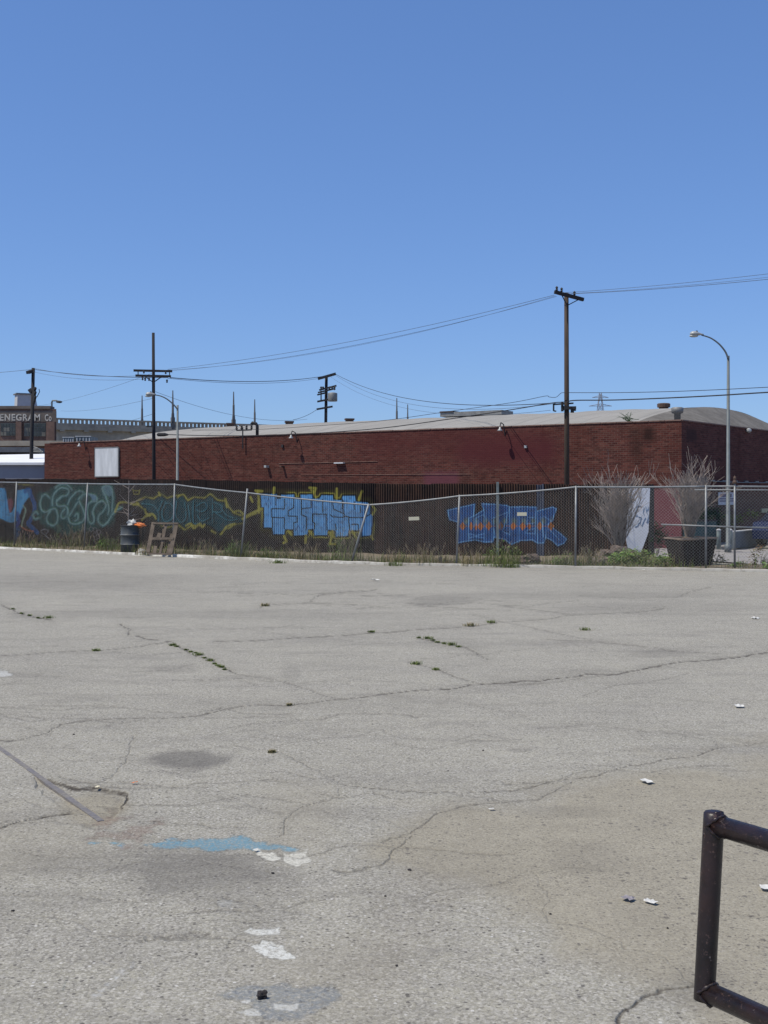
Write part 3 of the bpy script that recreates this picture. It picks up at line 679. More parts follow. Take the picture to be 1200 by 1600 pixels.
# goose-neck pipe and insulator rack on parapet
s_, _ = lw(393,683); g = MB(); p = wl(s_, 4.4, -.4); g.tube([p, p+Vector((0,0,.52)), p+Vector((-.05,0,.62)), p+Vector((-.22,0,.66)), p+Vector((-.26,0,.58))], .07, 8); g.build('gooseneck_pipe', 'dark', wh, True)
s_, _ = lw(382,680); g = MB(); p = wl(s_, 0, .12)
g.beam(p+Vector((0,0,3.9)), p+Vector((0,0,4.85)), .05, .05); q = wl(s_-.5, 4.72, .12); r_ = wl(s_+.35, 4.72, .12)
g.beam(q, r_, .05, .06)
for k in range(4): c = r_.lerp(q, k/3); g.lathe(c+Vector((0,0,.03)), [(.035,0),(.06,.05),(.03,.1),(.06,.14),(.02,.18)], 8)
g.build('insulator_rack', 'dark', wh)
def wall_lamp(px, py, big=1.0):
    s_, z_ = lw(px, py); g = MB(); p = wl(s_, z_, .0)
    n_ = (wl(0,0,1)-wl(0,0,0))
    g.tube([p-Vector((0,0,.25)), p+n_*.12+Vector((0,0,.16)), p+n_*.34+Vector((0,0,.22)), p+n_*.42+Vector((0,0,.08))], .022*big, 6)
    pr = g.build('lamp_bracket', 'dark', wh); g = MB()
    g.lathe(p+n_*.42+Vector((0,0,-.10)), [(.10*big,0),(.095*big,.03),(.04*big,.09),(.03*big,.15)], 12); g.build('lamp_shade', 'lamp', pr, True)
wall_lamp(464,682); wall_lamp(789,670); wall_lamp(134,695)
for px, py, w, h, d_, mt in ((532,723.5,.46,.05,.16,'board'),(419,729,.12,.10,.22,'lamp'),(443,729,.1,.06,.22,'ventrust'),(822,698,.10,.10,.07,'lamp'),(442,697,.1,.12,.06,'dark')):
    s_, z_ = lw(px, py); g = MB(); g.box(wl(s_, z_, d_/2+.003), (w,d_,h), math.atan2(WD.y, WD.x)); g.build('wall_fixture', mt, wh)
t_, z_ = rw(1166,676); g = MB(); p = wr(t_, z_, .1); g.lathe(p, [(.05,0),(.11,.05),(.11,.12),(.03,.17)], 10); g.build('wall_fixture', 'lamp', wh)
# thin conduit on the end wall and a broken line of clips
g = MB(); t0_, z0_ = rw(1112,752); t1_, z1_ = rw(1200,752)
g.tube([wr(t0_, z0_, .04), wr((t0_+t1_)/2, z0_-.02, .04), wr(WW-.5, z0_+.02, .04)], .018, 5)
for k in range(10): g.box(wr(t0_+k*1.1, z0_+.03, .03), (.35,.05,.04), math.atan2(WR.y, WR.x))
g.build('conduit', 'ventmetal', wh)
s0_, z0_ = lw(436,724.5); g = MB(); g.tube([wl(lw(590,0)[0], z0_+.02, .02), wl(s0_, z0_, .02)], .010, 5); g.tube([wl(lw(735,0)[0], z0_-.55, .02), wl(lw(470,0)[0], z0_-.5, .02)], .008, 5); g.build('wall_cable', 'coping', wh)
# white square board
sa, zb = lw(186.5,744.5); sb, zt = lw(150,700); g = MB()
g.box(wl((sa+sb)/2, (zb+zt)/2, .04), (abs(sb-sa),.07,zt-zb), math.atan2(WD.y, WD.x)); bd = g.build('blank_board', 'board', wh)
g = MB()
for s0_, s1_, z0_, z1_ in ((sa,sb,zt,zt),(sa,sb,zb,zb),(sa,sa,zb,zt),(sb,sb,zb,zt)):
    g.beam(wl(s0_, z0_, .06), wl(s1_, z1_, .06), .05, .05, up=Vector((.1,1,.05)))
g.build('board_frame', 'ventmetal', bd)

# ------------------------------------------------------------------ RUSTY SHEET FENCE with painted pieces
def zt(zx, zy, ox, oy, k): return [(ox+x/k, oy+y/k) for x, y in zip(zx, zy)]
def tr(pts, ox, oy, k): return [(ox+x/k, oy+y/k) for x, y in pts]
def build_rust():
    pts = RF; seg = []
    s = 0; knots = [0]
    for a, b in zip(pts[:-1], pts[1:]): s += math.hypot(b[0]-a[0], b[1]-a[1]); knots.append(s)
    tot = s; ncol = int(tot/.0125); nrow = 150
    ss = np.linspace(0, tot, ncol); x = np.interp(ss, knots, [p[0] for p in pts]); y = np.interp(ss, knots, [p[1] for p in pts])
    topk = np.interp(ss, knots, [2.46, 2.44, 2.33, 2.17, 2.14, 2.14])
    panel = np.floor(ss/.66); pj = np.random.default_rng(3).random(400)[panel.astype(int)]
    top = topk+(pj-.5)*.035+.012*vnoise(ss*6, ss*0, 4)
    dx = np.gradient(x, ss); dy = np.gradient(y, ss); L_ = np.hypot(dx, dy); nx, ny = dy/L_, -dx/L_   # towards the lot
    u_ = x/y; amp = np.where(u_ > -.02, .020, .011)
    corr = amp*np.sin(ss/.0762*2*np.pi)+(pj-.5)*.02
    T = np.linspace(0, 1, nrow)[:, None]
    Z = -.05+T*(top[None, :]+.05)
    off = corr[None, :]+.012*np.sin(ss[None, :]*1.3+T*3)
    X = x[None, :]+nx[None, :]*off; Y = y[None, :]+ny[None, :]*off
    X0 = np.broadcast_to(x, Z.shape); Y0 = np.broadcast_to(y, Z.shape)
    px = 600+F*X0/Y0; py = HY+F*(EYE-Z)/Y0
    px = px+(fbm(X0*6, Z*6, 3, 5)-.44)*1.6; py = py+(fbm(X0*6+40, Z*6, 3, 6)-.44)*1.6
    paint = np.zeros(Z.shape+(4,))
    nzz = fbm(np.broadcast_to(ss, Z.shape)*5, Z*5, 4, 8); nz2 = fbm(np.broadcast_to(ss, Z.shape)*1.2, Z*1.2, 3, 12)
    def lay(mask, col, amt=1.0):
        a = (np.clip(mask, 0, 1)*amt)[..., None]; paint[..., :3] = paint[..., :3]*(1-a)+np.array(col)*a; paint[..., 3:] = paint[..., 3:]*(1-a)+a
    def fill(p, col, amt=.95, soft=.7, rag=0):
        i_ = inside(px, py, p); d_ = dpoly(px, py, p, True, 20); lay(np.clip(np.where(i_, d_, -d_)/soft+.5+(nzz-.47)*rag, 0, 1), col, amt)
    def stroke(p, w, col, amt=.9, closed=False, soft=.5, gate=0):
        d_ = dpoly(px, py, p, closed, 20); m_ = np.clip((w-d_)/soft+.5, 0, 1)
        if gate: m_ = m_*np.clip((nz2-gate)*8, 0, 1)
        lay(m_, col, amt)
    def spline(p, k=6):
        out = []; n_ = len(p)
        for i in range(n_-1):
            p0, p1, p2, p3 = p[max(i-1,0)], p[i], p[i+1], p[min(i+2,n_-1)]
            for j in range(k):
                t = j/k; out.append(tuple(.5*((2*p1[c])+(-p0[c]+p2[c])*t+(2*p0[c]-5*p1[c]+4*p2[c]-p3[c])*t*t+(-p0[c]+3*p1[c]-3*p2[c]+p3[c])*t**3) for c in (0,1)))
        return out+[p[-1]]
    YEL=(.24,.22,.045); BLK=(.012,.014,.014)
    # --- overall buffed dark coat on the left half
    fill([(-400,700),(575,700),(590,760),(585,900),(-400,900)], (.016,.013,.013), .85, 8, 3)
    # --- blue shape far left
    BL=(.055,.20,.36)
    fill([(-90,766),(-20,760),(8,763),(12,785),(15,801),(19,800),(23,788),(27,766),(47,764),(49,772),(39,786),(33,800),(28,813),(14,817),(4,812),(-10,806),(-90,815)], BL, .85, 1.6, 1.2)
    fill([(12,782),(17,778),(20,784),(17,800),(14,802)], (.17,.05,.07), .7, 2, 1)
    stroke(spline([(40,768),(45,765),(49,775),(54,788),(54,800),(48,812),(44,818),(52,826),(58,832)]), 3.2, (.02,.06,.17), .8)
    stroke(spline([(27,802),(29,815),(26,822)]), 3, (.02,.03,.13), .8)
    stroke(spline([(33,822),(38,826),(46,829),(52,830)]), 1.2, (.25,.09,.05), .7)
    stroke(spline([(37,790),(40,795),(39,803),(36,812),(34,822)]), 1.3, (.16,.22,.17), .7)
    fill([(22,826),(32,824),(30,835),(24,845)], (.03,.07,.14), .6, 3, 1)
    stroke([(28,757),(52,758)], 1.3, (.16,.14,.03), .6, gate=.4)
    # --- looping teal piece
    fill([(57,772),(84,762),(112,756),(160,757),(178,757),(184,795),(174,822),(150,826),(100,836),(62,818)], (.018,.055,.050), .75, 5, 2)
    TL=(.115,.19,.19); DG=(.03,.075,.08); GR=(.045,.11,.05)
    loops = [[(79,779),(71,772),(65,778),(63,788),(66,797),(73,800),(80,796),(86,795),(90,803),(90,814),(84,821),(76,818),(73,809),(79,799)],
     [(82,790),(82,778),(88,767),(98,762),(107,766),(104,774),(96,776),(88,785),(92,791),(101,790),(106,797),(104,807),(98,810),(96,803),(101,795)],
     [(106,809),(112,799),(121,785),(128,777),(132,772),(126,767),(118,769),(110,778),(105,788)],
     [(123,782),(129,795),(132,806),(128,815),(118,819),(109,816),(106,808)],
     [(116,806),(120,802),(121,810),(116,814)],
     [(122,780),(130,773),(141,772),(150,776),(151,783),(145,783),(138,788),(136,800),(138,813),(143,818),(147,811),(145,799),(151,787),(160,783),(166,789),(161,799),(154,806),(153,815),(160,821),(168,816),(174,806),(176,790),(177,775),(174,762),(166,759),(160,763),(163,771),(168,782),(170,795),(169,804)],
     [(176,804),(180,798),(186,795),(191,793)], [(60,803),(56,800),(52,805),(55,811),(61,809)], [(112,765),(104,757),(95,757),(86,762)]]
    for l in loops:
        l2 = spline(l); stroke(l2, 3.0, DG, .85, soft=1.5); stroke([(a+.8,b-1.8) for a,b in l2], .9, GR, .55, soft=.8); stroke(l2, 1.15, TL, .85, soft=.6)
    fill([(160,761),(172,759),(176,770),(172,776),(164,772)], (.10,.17,.20), .7, 2, 1); fill([(140,772),(150,775),(150,782),(144,782)], (.10,.17,.24), .7, 2, 1)
    for cx, cy in ((136,829),(142,827),(148,828),(154,831),(147,836),(153,838),(144,840),(150,846)):
        stroke([(cx+3*math.cos(a*.7), cy+3.4*math.sin(a*.7)) for a in range(10)], .35, (.20,.18,.19), .6)
    stroke(spline([(64,830),(70,827),(76,830),(72,836),(78,842),(82,838)]), .6, (.22,.22,.24), .55); stroke(spline([(66,832),(74,838),(80,845)]), .5, (.2,.2,.2), .5)
    stroke(spline([(90,820),(94,826),(90,832)]), 2.0, (.06,.10,.07), .5)
    # --- dark teal piece with mustard outline
    Z2 = lambda p: tr(p, 180, 730, 5.4545)
    body = Z2([(200,300),(260,272),(330,285),(390,245),(440,285),(500,262),(570,250),(612,305),(680,270),(760,282),(810,248),(862,292),(935,305),(955,350),(1000,400),(1075,430),(1085,458),(1000,478),(960,505),(880,548),(815,500),(760,482),(700,478),(640,482),(590,515),(540,470),(430,500),(365,470),(340,420),(262,350)])
    stroke(body, 9, (.03,.035,.02), .45, True, 6); stroke(body, 4.4, YEL, .75, True, 2.0, gate=.44); stroke(body, 2.0, BLK, .9, True); fill(body, (.013,.042,.052), .95, 1.5)
    for p in ([(230,310),(330,330),(370,400),(370,460)],[(400,290),(370,370)],[(430,300),(400,380),(420,460),(480,440),(500,360),(470,310),(430,310)],[(520,290),(510,400),(560,470),(600,420),(590,300)],
              [(620,330),(640,470)],[(665,290),(665,470),(720,475)],[(690,330),(760,300),(780,350),(730,380),(690,360)],[(830,270),(830,480)],[(840,300),(910,330),(900,380),(840,380)],[(860,390),(960,450),(1040,440)],[(900,340),(940,400),(1010,430)],[(700,410),(740,460),(800,430)]):
        stroke(spline([(a+1.9,b+1.4) for a,b in Z2(p)]), 1.0, BLK, .9); stroke(spline(Z2(p)), .9, (.035,.12,.145), .85, soft=1)
    for p in ([(200,310),(160,320)],[(255,360),(270,400),(320,400),(350,440)],[(380,240),(370,215)],[(540,240),(530,255)],[(940,270),(955,340)],[(1010,380),(1060,370),(1090,400)],[(600,500),(640,480),(670,520),(720,480),(740,510),(760,490)],[(900,570),(960,500),(1020,480)],[(820,540),(850,560)],[(1085,440),(1180,400),(1200,390)],[(230,450),(260,420),(300,410)],[(0,380),(50,300),(190,320)]):
        stroke(spline(Z2(p)), 1.7, YEL, .75, soft=1.2)
    for p in ([(150,190),(160,230),(200,230),(210,190)],[(165,200),(200,200)]): stroke(Z2(p), .9, YEL, .6)
    # --- blocky blue piece
    Z3 = lambda p: tr(p, 380, 740, 5.4545)
    body = Z3([(150,175),(285,175),(285,215),(320,215),(322,180),(430,180),(432,212),(490,215),(490,180),(590,180),(592,215),(650,215),(668,185),(765,185),(770,225),(840,225),(850,190),(955,190),(960,240),(1060,245),(1082,270),(1082,345),(1105,350),(1092,525),(1005,535),(1000,480),(895,485),(890,530),(790,535),(785,485),(720,480),(715,525),(605,525),(600,470),(550,475),(545,525),(435,525),(430,475),(355,475),(350,515),(260,515),(250,460),(180,460),(180,285),(160,285)])
    stroke(body, 8, (.06,.055,.02), .45, True, 6); stroke(body, 4.2, YEL, .85, True, 1.6, gate=.30); stroke(body, 2.6, BLK, .95, True); fill(body, (.085,.225,.42), .98, .8)
    for p in ([(275,175),(275,272)],[(350,220),(350,300),(243,300),(243,375),(350,375),(350,470)],[(430,215),(430,290),(385,320),(385,360),(460,365),(460,412),(430,420),(430,470)],[(495,220),(495,350),(540,370),(540,470)],[(580,215),(580,290),(495,300)],
              [(590,345),(710,345),(710,480)],[(590,345),(590,412),(605,420),(605,470)],[(675,220),(675,330)],[(760,240),(770,300),(855,340)],[(855,230),(860,365),(900,370),(905,485)],[(950,240),(950,305)],[(900,375),(1030,375),(1082,350)],
              [(785,430),(790,480)],[(740,350),(770,372),(860,372)],[(925,432),(980,432),(985,485)],[(1010,460),(1010,530)],[(250,380),(250,460)],[(845,215),(845,300)],[(1000,280),(1000,330)],[(1040,262),(1040,350)]):
        stroke(Z3(p), .85, BLK, .95, soft=.5)
    for p in ([(185,200),(200,270),(215,210),(240,270),(240,190)],[(445,490),(470,440),(500,500),(520,440)],[(735,370),(760,400),(735,420)]): stroke(Z3(p), .45, (.02,.04,.12), .8)
    for p in ([(130,170),(105,145),(160,150)],[(130,180),(135,330)],[(30,360),(110,320),(160,300)],[(260,170),(262,120)],[(565,120),(620,125),(600,170),(620,205)],[(580,140),(600,150)],[(800,130),(798,215)],[(1015,150),(985,225)],[(1100,265),(1130,310),(1105,350)],[(350,530),(370,580),(345,590)],[(385,490),(410,520)],[(560,490),(590,520)],[(760,490),(740,600),(780,600)],[(730,500),(770,540)],[(930,490),(960,540)],[(1095,530),(1108,560)],[(535,530),(530,590)],[(60,200),(80,240)]):
        stroke(Z3(p), 1.9, YEL, .85, soft=1.2)
    # --- deep-blue letter piece with the orange band
    body = Z4 = None
    Z4 = lambda p: tr(p, 680, 740, 5.4545)
    body = Z4([(105,312),(335,262),(328,365),(412,310),(400,255),(610,270),(640,285),(862,285),(865,322),(1000,285),(1030,300),(1000,400),(960,430),(1065,512),(1118,558),(1100,590),(1045,615),(1000,570),(942,545),(925,590),(870,590),(830,565),(720,570),(650,605),(590,560),(500,540),(490,580),(420,585),(350,565),(280,575),(190,590),(190,410),(125,395)])
    fill([(838,750),(850,750),(850,890),(838,890)], (.075,.095,.14), .85, 1); stroke(body, 3.0, (.02,.05,.12), .6, True, 3); fill(body, (.028,.095,.25), .98, 1.0); sky_ = (.15,.34,.55); stroke(body, .8, sky_, .9, True, .5)
    ib = inside(px, py, body); zx = (px-680)*5.4545; zy = (py-740)*5.4545
    lay(ib*np.exp(-((zy-405)/28)**2)*(zx > 205)*(.5+.5*np.sin(zx/13)), (.17,.20,.10), .75)
    pk = np.zeros(zx.shape)
    for c, w in ((235,26),(305,16),(345,16),(385,28),(455,28),(560,26),(665,30),(745,28),(800,16),(890,28),(985,28)): pk = np.maximum(pk, np.clip(1-abs(zx-c)/w, 0, 1))
    lay(np.clip((pk*1.5-abs(zy-448)/24+.25)*3, 0, 1)*((zx > 205) & (zx < 1015)), (.42,.14,.03), .95)
    for p in ([(335,262),(328,365),(287,378),(277,575)],[(400,255),(432,390),(412,350),(340,385),(330,450)],[(425,385),(420,585)],[(500,390),(490,575)],[(632,285),(600,420),(575,492),(642,525),(635,300)],[(710,290),(712,590)],[(860,322),(850,512),(770,508),(778,482),(845,470)],[(290,512),(350,528),(415,512)],[(290,548),(350,536),(415,548)],[(290,512),(290,560)],
              [(930,365),(995,412)],[(868,330),(872,590)],[(940,545),(960,430)],[(490,378),(620,330)],[(500,470),(512,540)],[(775,400),(780,430),(845,420)],[(790,370),(840,375)],[(345,395),(345,440)],[(360,400),(360,445)],[(550,400),(560,480)],[(905,370),(925,540)],[(970,470),(1060,570)]):
        stroke(Z4(p), .6, sky_, .85, soft=.8)
    for p in ([(600,430),(590,490),(632,500)],[(790,495),(840,490)],[(310,560),(400,560)]): stroke(Z4(p), .7, BLK, .7)
    # row of pale old bolt smudges and grey runs
    for cx in range(600, 990, 13): lay(np.clip(1-np.hypot((px-cx-3*math.sin(cx))/2.2, (py-774)/5)/1.3, 0, 1)*(.3+.3*math.sin(cx*7.1)), (.16,.14,.13), .6)
    for cx in range(640, 760, 11): lay(np.clip(1-np.hypot((px-cx)/3.5, (py-823)/3)/1.3, 0, 1)*.4, (.12,.10,.09), .6)
    hf = fbm(np.broadcast_to(ss, Z.shape)*11, Z*11, 4, 77); vs_ = fbm(np.broadcast_to(ss, Z.shape)*9, Z*.8, 3, 78)
    paint[..., 3] *= np.clip(.35+1.35*hf+.5*(vs_-.3), .35, 1); paint[..., :3] *= (.72+.6*fbm(np.broadcast_to(ss, Z.shape)*2.3, Z*2.3, 4, 79))[..., None]
    cx_ = {'u': np.broadcast_to(ss, Z.shape), 'v': Z}
    return X, Y, Z, paint, (np.broadcast_to(ss, Z.shape), Z)
rm, t_, b_ = nt('rusted_sheet_steel'); n = N(t_); uv = n.coord('UV')
c = n.mix(n.map(n.noise(n.scale(uv,(1.5,.35,1)), 1.6, 5, .7), .35, .65), (.030,.022,.019), (.075,.040,.028))
c = n.mix(n.map(n.noise(n.scale(uv,(9,.5,1)), 1.3, 4, .7), .52, .7, 0, .6), c, (.10,.055,.035))
c = n.mix(n.map(n.noise(n.scale(uv,(14,.3,1)), 1.0, 3, .7), .58, .7, 0, .6), c, (.012,.010,.010))
c = n.mix(n.map(n.noise(uv, 9, 4, .7), .55, .75, 0, .4), c, (.13,.09,.07))
pa = n.new('ShaderNodeAttribute', attribute_name='paint')
pf = n.math('MULTIPLY', pa.outputs['Alpha'], n.map(n.noise(uv, 16, 4, .75), .22, .40, .7, 1.0), True)
c = n.mix(pf, c, pa.outputs['Color']); c = n.mix(n.map(n.noise(n.scale(uv,(12,.6,1)), 1.0, 3, .7), .52, .72, 0, .45), c, (.015,.012,.012))
n.link(c, b_.inputs['Base Color']); b_.inputs['Roughness'].default_value = .85; b_.inputs['Specular IOR Level'].default_value = .2
X, Y, Z, paint, uvs = build_rust(); paint[..., :3] = np.clip(paint[..., :3]*1.15, 0, 1)
rust = thing('corrugated_fence', (0, 35.0, 0), 'dark rusted corrugated metal fence covered in spray-painted graffiti, behind the chain-link fence', 'fence')
grid_mesh('sheet_panel', X, Y, Z, rm, cols={'paint': paint}, uv=uvs, parent=rust, smooth=True)
g = MB()
for px, zz in ((20,2.5),(29,2.48),(202,2.5),(210,2.48)):
    pass
def rfpt(px, off=.08):
    u = (px-600)/F
    for (x1,y1),(x2,y2) in zip(RF[:-1], RF[1:]):
        den = (x2-x1)-u*(y2-y1); t = (u*y1-x1)/den
        if -1e-6 <= t <= 1.000001: 
            x = x1+t*(x2-x1); y = y1+t*(y2-y1); d = Vector((x2-x1,y2-y1)).normalized(); return Vector((x+d.y*off, y-d.x*off, 0))
for px, w, h in ((778,.07,2.22),):
    p = rfpt(px, .09); g = MB(); g.beam(p, p+Vector((0,0,h)), w, w*.8); g.build('fence_post', 'bollard', rust)
g = MB(); g.beam(rfpt(1017,.05), rfpt(1017,.05)+Vector((0,0,2.12)), .14, .14); g.build('fence_post', 'dark', rust)
g = MB()
for i, z in enumerate((1.15,)):
    a = rfpt(600,-.06); b = rfpt(1010,-.06); g.beam(a+Vector((0,0,z)), b+Vector((0,0,z)), .06, .09)
g.build('fence_rail', 'dark', rust)

# white painted sheet leaning at the end of the fence
shp = tr([(575,488),(845,486),(838,700),(826,1050),(780,1180),(720,1330),(655,1345),(570,1270),(545,1150),(560,880),(590,700)], 910, 700, 8)
D0 = 33.2; vs = [P(x, y, D0-(y-760)*.004) for x, y in shp]; vb = [v+Vector((.01,.03,0)) for v in vs]; k = len(vs)
g = MB(); g.add(vs+vb, [tuple(reversed(range(k))), tuple(range(k, 2*k))]+[(i, (i+1) % k, k+(i+1) % k, k+i) for i in range(k)])
pn = thing('white_panel', P(1000, 868, D0-.4), 'tall off-white board with blue spray tag at the right end of the rusty fence', 'panel')
g.build('board_sheet', 'panel', pn)
g = MB()
for pts in ([(665,740),(700,720),(740,730)],[(690,725),(670,790),(665,850),(690,840)],[(770,740),(760,800),(770,840)],[(790,730),(800,800),(830,850),(800,930),(840,905)],[(735,870),(715,940),(740,975),(770,900),(790,870)],[(655,985),(690,970),(705,930)],[(600,665),(640,660)],[(820,730),(825,760),(800,780)],[(700,860),(740,870)]):
    q = [P(*p_, D0-(p_[1]-760)*.004-.012) for p_ in tr(pts, 910, 700, 8)]; g.tube(q, .008, 5)
g.build('spray_tag', 'tagblue', pn)

# ------------------------------------------------------------------ CHAIN-LINK FENCE
# posts: (base x, base y, top x, top y) in survey px, distance from the base row
CP = [(-210,838,-212,750,48.5), (-85,846,-86,752,44.5), (22,855,26,754,None),(131,860,137,756,None),(270,868,273,757,None),(376,872,386,770,None),(548,880,576,789,None),(713,884,718,775,None),(899,888,900,761,None),(1103,891,1103,760,None),(1148,888,1148,760,None)]
cl = thing('chainlink_fence', (0, 29.9, 0), 'galvanised chain-link fence with sagging top rail and leaning post, edging the lot', 'fence')
base = []; top = []
for (bx, by, tx, ty, D) in CP:
    if bx == 376: D = 33.1
    elif bx == 270: D = 34.9
    elif bx == 131: D = 38.2
    elif bx == 22: D = 41.0
    elif D is None: D = G(bx, by).y
    b = Vector(((bx-600)/F*D, D, 0)); Dt = D - (.25 if bx == 548 else 0)
    base.append(b); top.append(P(tx, ty, Dt))
base = base[:-1]; top = top[:-1]
for i, (b, t) in enumerate(zip(base, top)):
    g = MB(); ext = (t-b).normalized()*.03
    if i == 5: ext *= 4
    g.tube([b-Vector((0,0,.05)), t+ext],   .026 if i != 6 else .032, 10)
    o = g.build('post', 'galv', cl, True)
    if i == 6: o['label'] = 'leaning steel post under the sagging rail'
# top rail with sag
def lerp3(a, b, f): return a+(b-a)*f
rail = []; bl = []
for i in range(len(top)-1):
    sag = (.0,.0,.0,.01,.03,.04,.05,.05,.02)[i] if i < 9 else 0
    for k in range(12):
        f = k/12; p = lerp3(top[i], top[i+1], f); p.z -= sag*4*f*(1-f)*.5; rail.append(p); q = lerp3(base[i], base[i+1], f); q.z = .06+.015*math.sin(i*5+k); bl.append(q)
rail.append(top[-1]); bl.append(base[-1]+Vector((0,0,.06)))
g = MB(); g.tube(rail, .022, 8); g.build('top_rail', 'galv', cl, True)
# gate section beyond the last post: continues to the right
# woven wire
cum = [0]
for a, b in zip(bl[:-1], bl[1:]): cum.append(cum[-1]+(Vector((b.x,b.y))-Vector((a.x,a.y))).length)
cum = np.array(cum); BX = np.array([[p.x,p.y,p.z] for p in bl]); TX = np.array([[p.x,p.y,p.z-.01] for p in rail])
tot = cum[-1]
def fencept(s, h):
    b = np.array([np.interp(s, cum, BX[:,k]) for k in range(3)]); t = np.array([np.interp(s, cum, TX[:,k]) for k in range(3)])
    bow = .05*math.sin(s*1.1)*math.sin(math.pi*h)
    p = b+(t-b)*h; p[1] -= bow; return Vector(p)
g = MB(); HM = 2.05; step = .080; n_ = int((tot+HM)/step)
for sgn in (1, -1):
    for i in range(n_):
        s0 = i*step-(HM if sgn > 0 else 0); pts = []
        for k in range(7):
            h = k/6; s = s0+sgn*h*HM
            if sgn < 0: s = s0-h*HM+0
            pts.append((s, h))
        pts = [(s, h) for s, h in pts]
        clipped = []
        for (sA,hA),(sB,hB) in zip(pts[:-1], pts[1:]):
            if (sA < 0 and sB < 0) or (sA > tot and sB > tot): continue
            if sA < 0: f = (0-sA)/(sB-sA); sA, hA = 0, hA+(hB-hA)*f
            if sB < 0: f = (0-sA)/(sB-sA); sB, hB = 0, hA+(hB-hA)*f
            if sA > tot: f = (tot-sA)/(sB-sA); sA, hA = tot, hA+(hB-hA)*f
            if sB > tot: f = (tot-sA)/(sB-sA); sB, hB = tot, hA+(hB-hA)*f
            if not clipped: clipped.append((sA,hA))
            clipped.append((sB,hB))
        if len(clipped) >= 2: g.tube([fencept(s,h)+Vector((0, .004*sgn, 0)) for s,h in clipped], .0018, 3, False)
g.build('wire_mesh', 'wire', cl)
# ------------------------------------------------------------------ GATE on the right
D1 = 28.15
gt = thing('chainlink_gate', (8.6, D1, 0), 'wide chain-link gate with doubled top rail and a middle rail, right of the planter', 'gate')
def gp(x, y, d=D1): return P(x, y, d-(x-1100)*.004)
g = MB(); g.tube([gp(1103,760), gp(1150,760), gp(1320,761.5)], .022, 8); g.build('gate_rail', 'galv', gt, True)
g = MB(); g.tube([gp(1085,765.5,28.4), gp(1150,765.5,28.4), gp(1320,766,28.4)], .018, 8); g.build('gate_rail', 'galv', gt, True)
g = MB(); g.tube([gp(1033,819.5,28.4), gp(1105,822,28.4), gp(1148,823.5,28.4), gp(1320,827,28.4)], .020, 8); g.build('gate_rail', 'galv', gt, True)
for x in (1148, 1316):
    g = MB(); a = gp(x, 888); a.z = 0; g.tube([a, gp(x, 752)], .025, 10); g.build('gate_post', 'galv', gt, True)
g = MB(); g.lathe(gp(1148,756), [(.05,0),(.06,.04),(.03,.09),(.04,.14),(.01,.2)], 8); g.build('post_finial', 'ventrust', gt)
g = MB()
a0 = gp(1105, 760); a1 = gp(1318, 761); Lg = (a1-a0).length; HG = 1.95
for sgn in (1,-1):
    for i in range(int((Lg+HG)/step)):
        s0 = i*step-(HG if sgn > 0 else 0); pts = []
        for h in (0, 1):
            pts.append([s0+sgn*h*HG if sgn > 0 else s0-h*HG, h])
        (sA,hA),(sB,hB) = pts
        if max(sA,sB) < 0 or min(sA,sB) > Lg: continue
        def cl_(sA,hA,sB,hB,lim): f=(lim-sA)/(sB-sA); return lim, hA+(hB-hA)*f
        if sA<0: sA,hA = cl_(sA,hA,sB,hB,0)
        if sB<0: sB,hB = cl_(sA,hA,sB,hB,0)
        if sA>Lg: sA,hA = cl_(sA,hA,sB,hB,Lg)
        if sB>Lg: sB,hB = cl_(sA,hA,sB,hB,Lg)
        f = lambda s,h: Vector((a0.x+(a1.x-a0.x)*s/Lg, a0.y+(a1.y-a0.y)*s/Lg+.004*sgn, .05+h*HG))
        if abs(sB-sA) > .01: g.tube([f(sA,hA), f((sA+sB)/2,(hA+hB)/2), f(sB,hB)], .0018, 3, False)
g.build('gate_mesh', 'wire', gt)
# plates on the fence
for (x0,y0,x1,y1,tilt,lab) in ((638.5,807.5,655,813,-.04,'small blank cream plate wired to the chain-link left of the blue letters'),(808,800.5,823,806,0,'small blank cream plate wired to the chain-link over the blue graffiti letters')):
    D = 29.9 if x0 < 700 else 29.05
    a = P((x0+x1)/2,(y0+y1)/2,D); g = MB(); g.box(a, ((x1-x0)/F*D, .012, (y1-y0)/F*D), R=Matrix.Rotation(tilt,3,'Y')); g.build('metal_plate','plaque', label=lab, cat='sign', group='plates on the chain-link fence')

# ------------------------------------------------------------------ UTILITY POLES & WIRES
def cross_arm(g, c, half, w=.10, yaw=0.0, tilt=0.0):
    d = Vector((math.cos(yaw)*math.cos(tilt), math.sin(yaw)*math.cos(tilt), math.sin(tilt))); g.beam(c-d*half, c+d*half, w, w*1.2); return d
def ins(g, c, k=1.0): g.lathe(c, [(.02*k,0),(.05*k,.04*k),(.03*k,.08*k),(.055*k,.12*k),(.02*k,.17*k)], 8)
def upole(px_b, px_t, top_y, D, r0, r1, label, mat='wood_far'):
    b = P(px_b, HY+F*EYE/D, D); b.z = -.05; t = P(px_t, top_y, D)
    th = thing('utility_pole', (b.x, b.y, 0), label, 'utility pole', 'wooden utility poles')
    g = MB(); g.tube([b, b.lerp(t,.5), t], [r0,(r0+r1)/2,r1], 12); g.build('pole', mat, th, True); return th, b, t
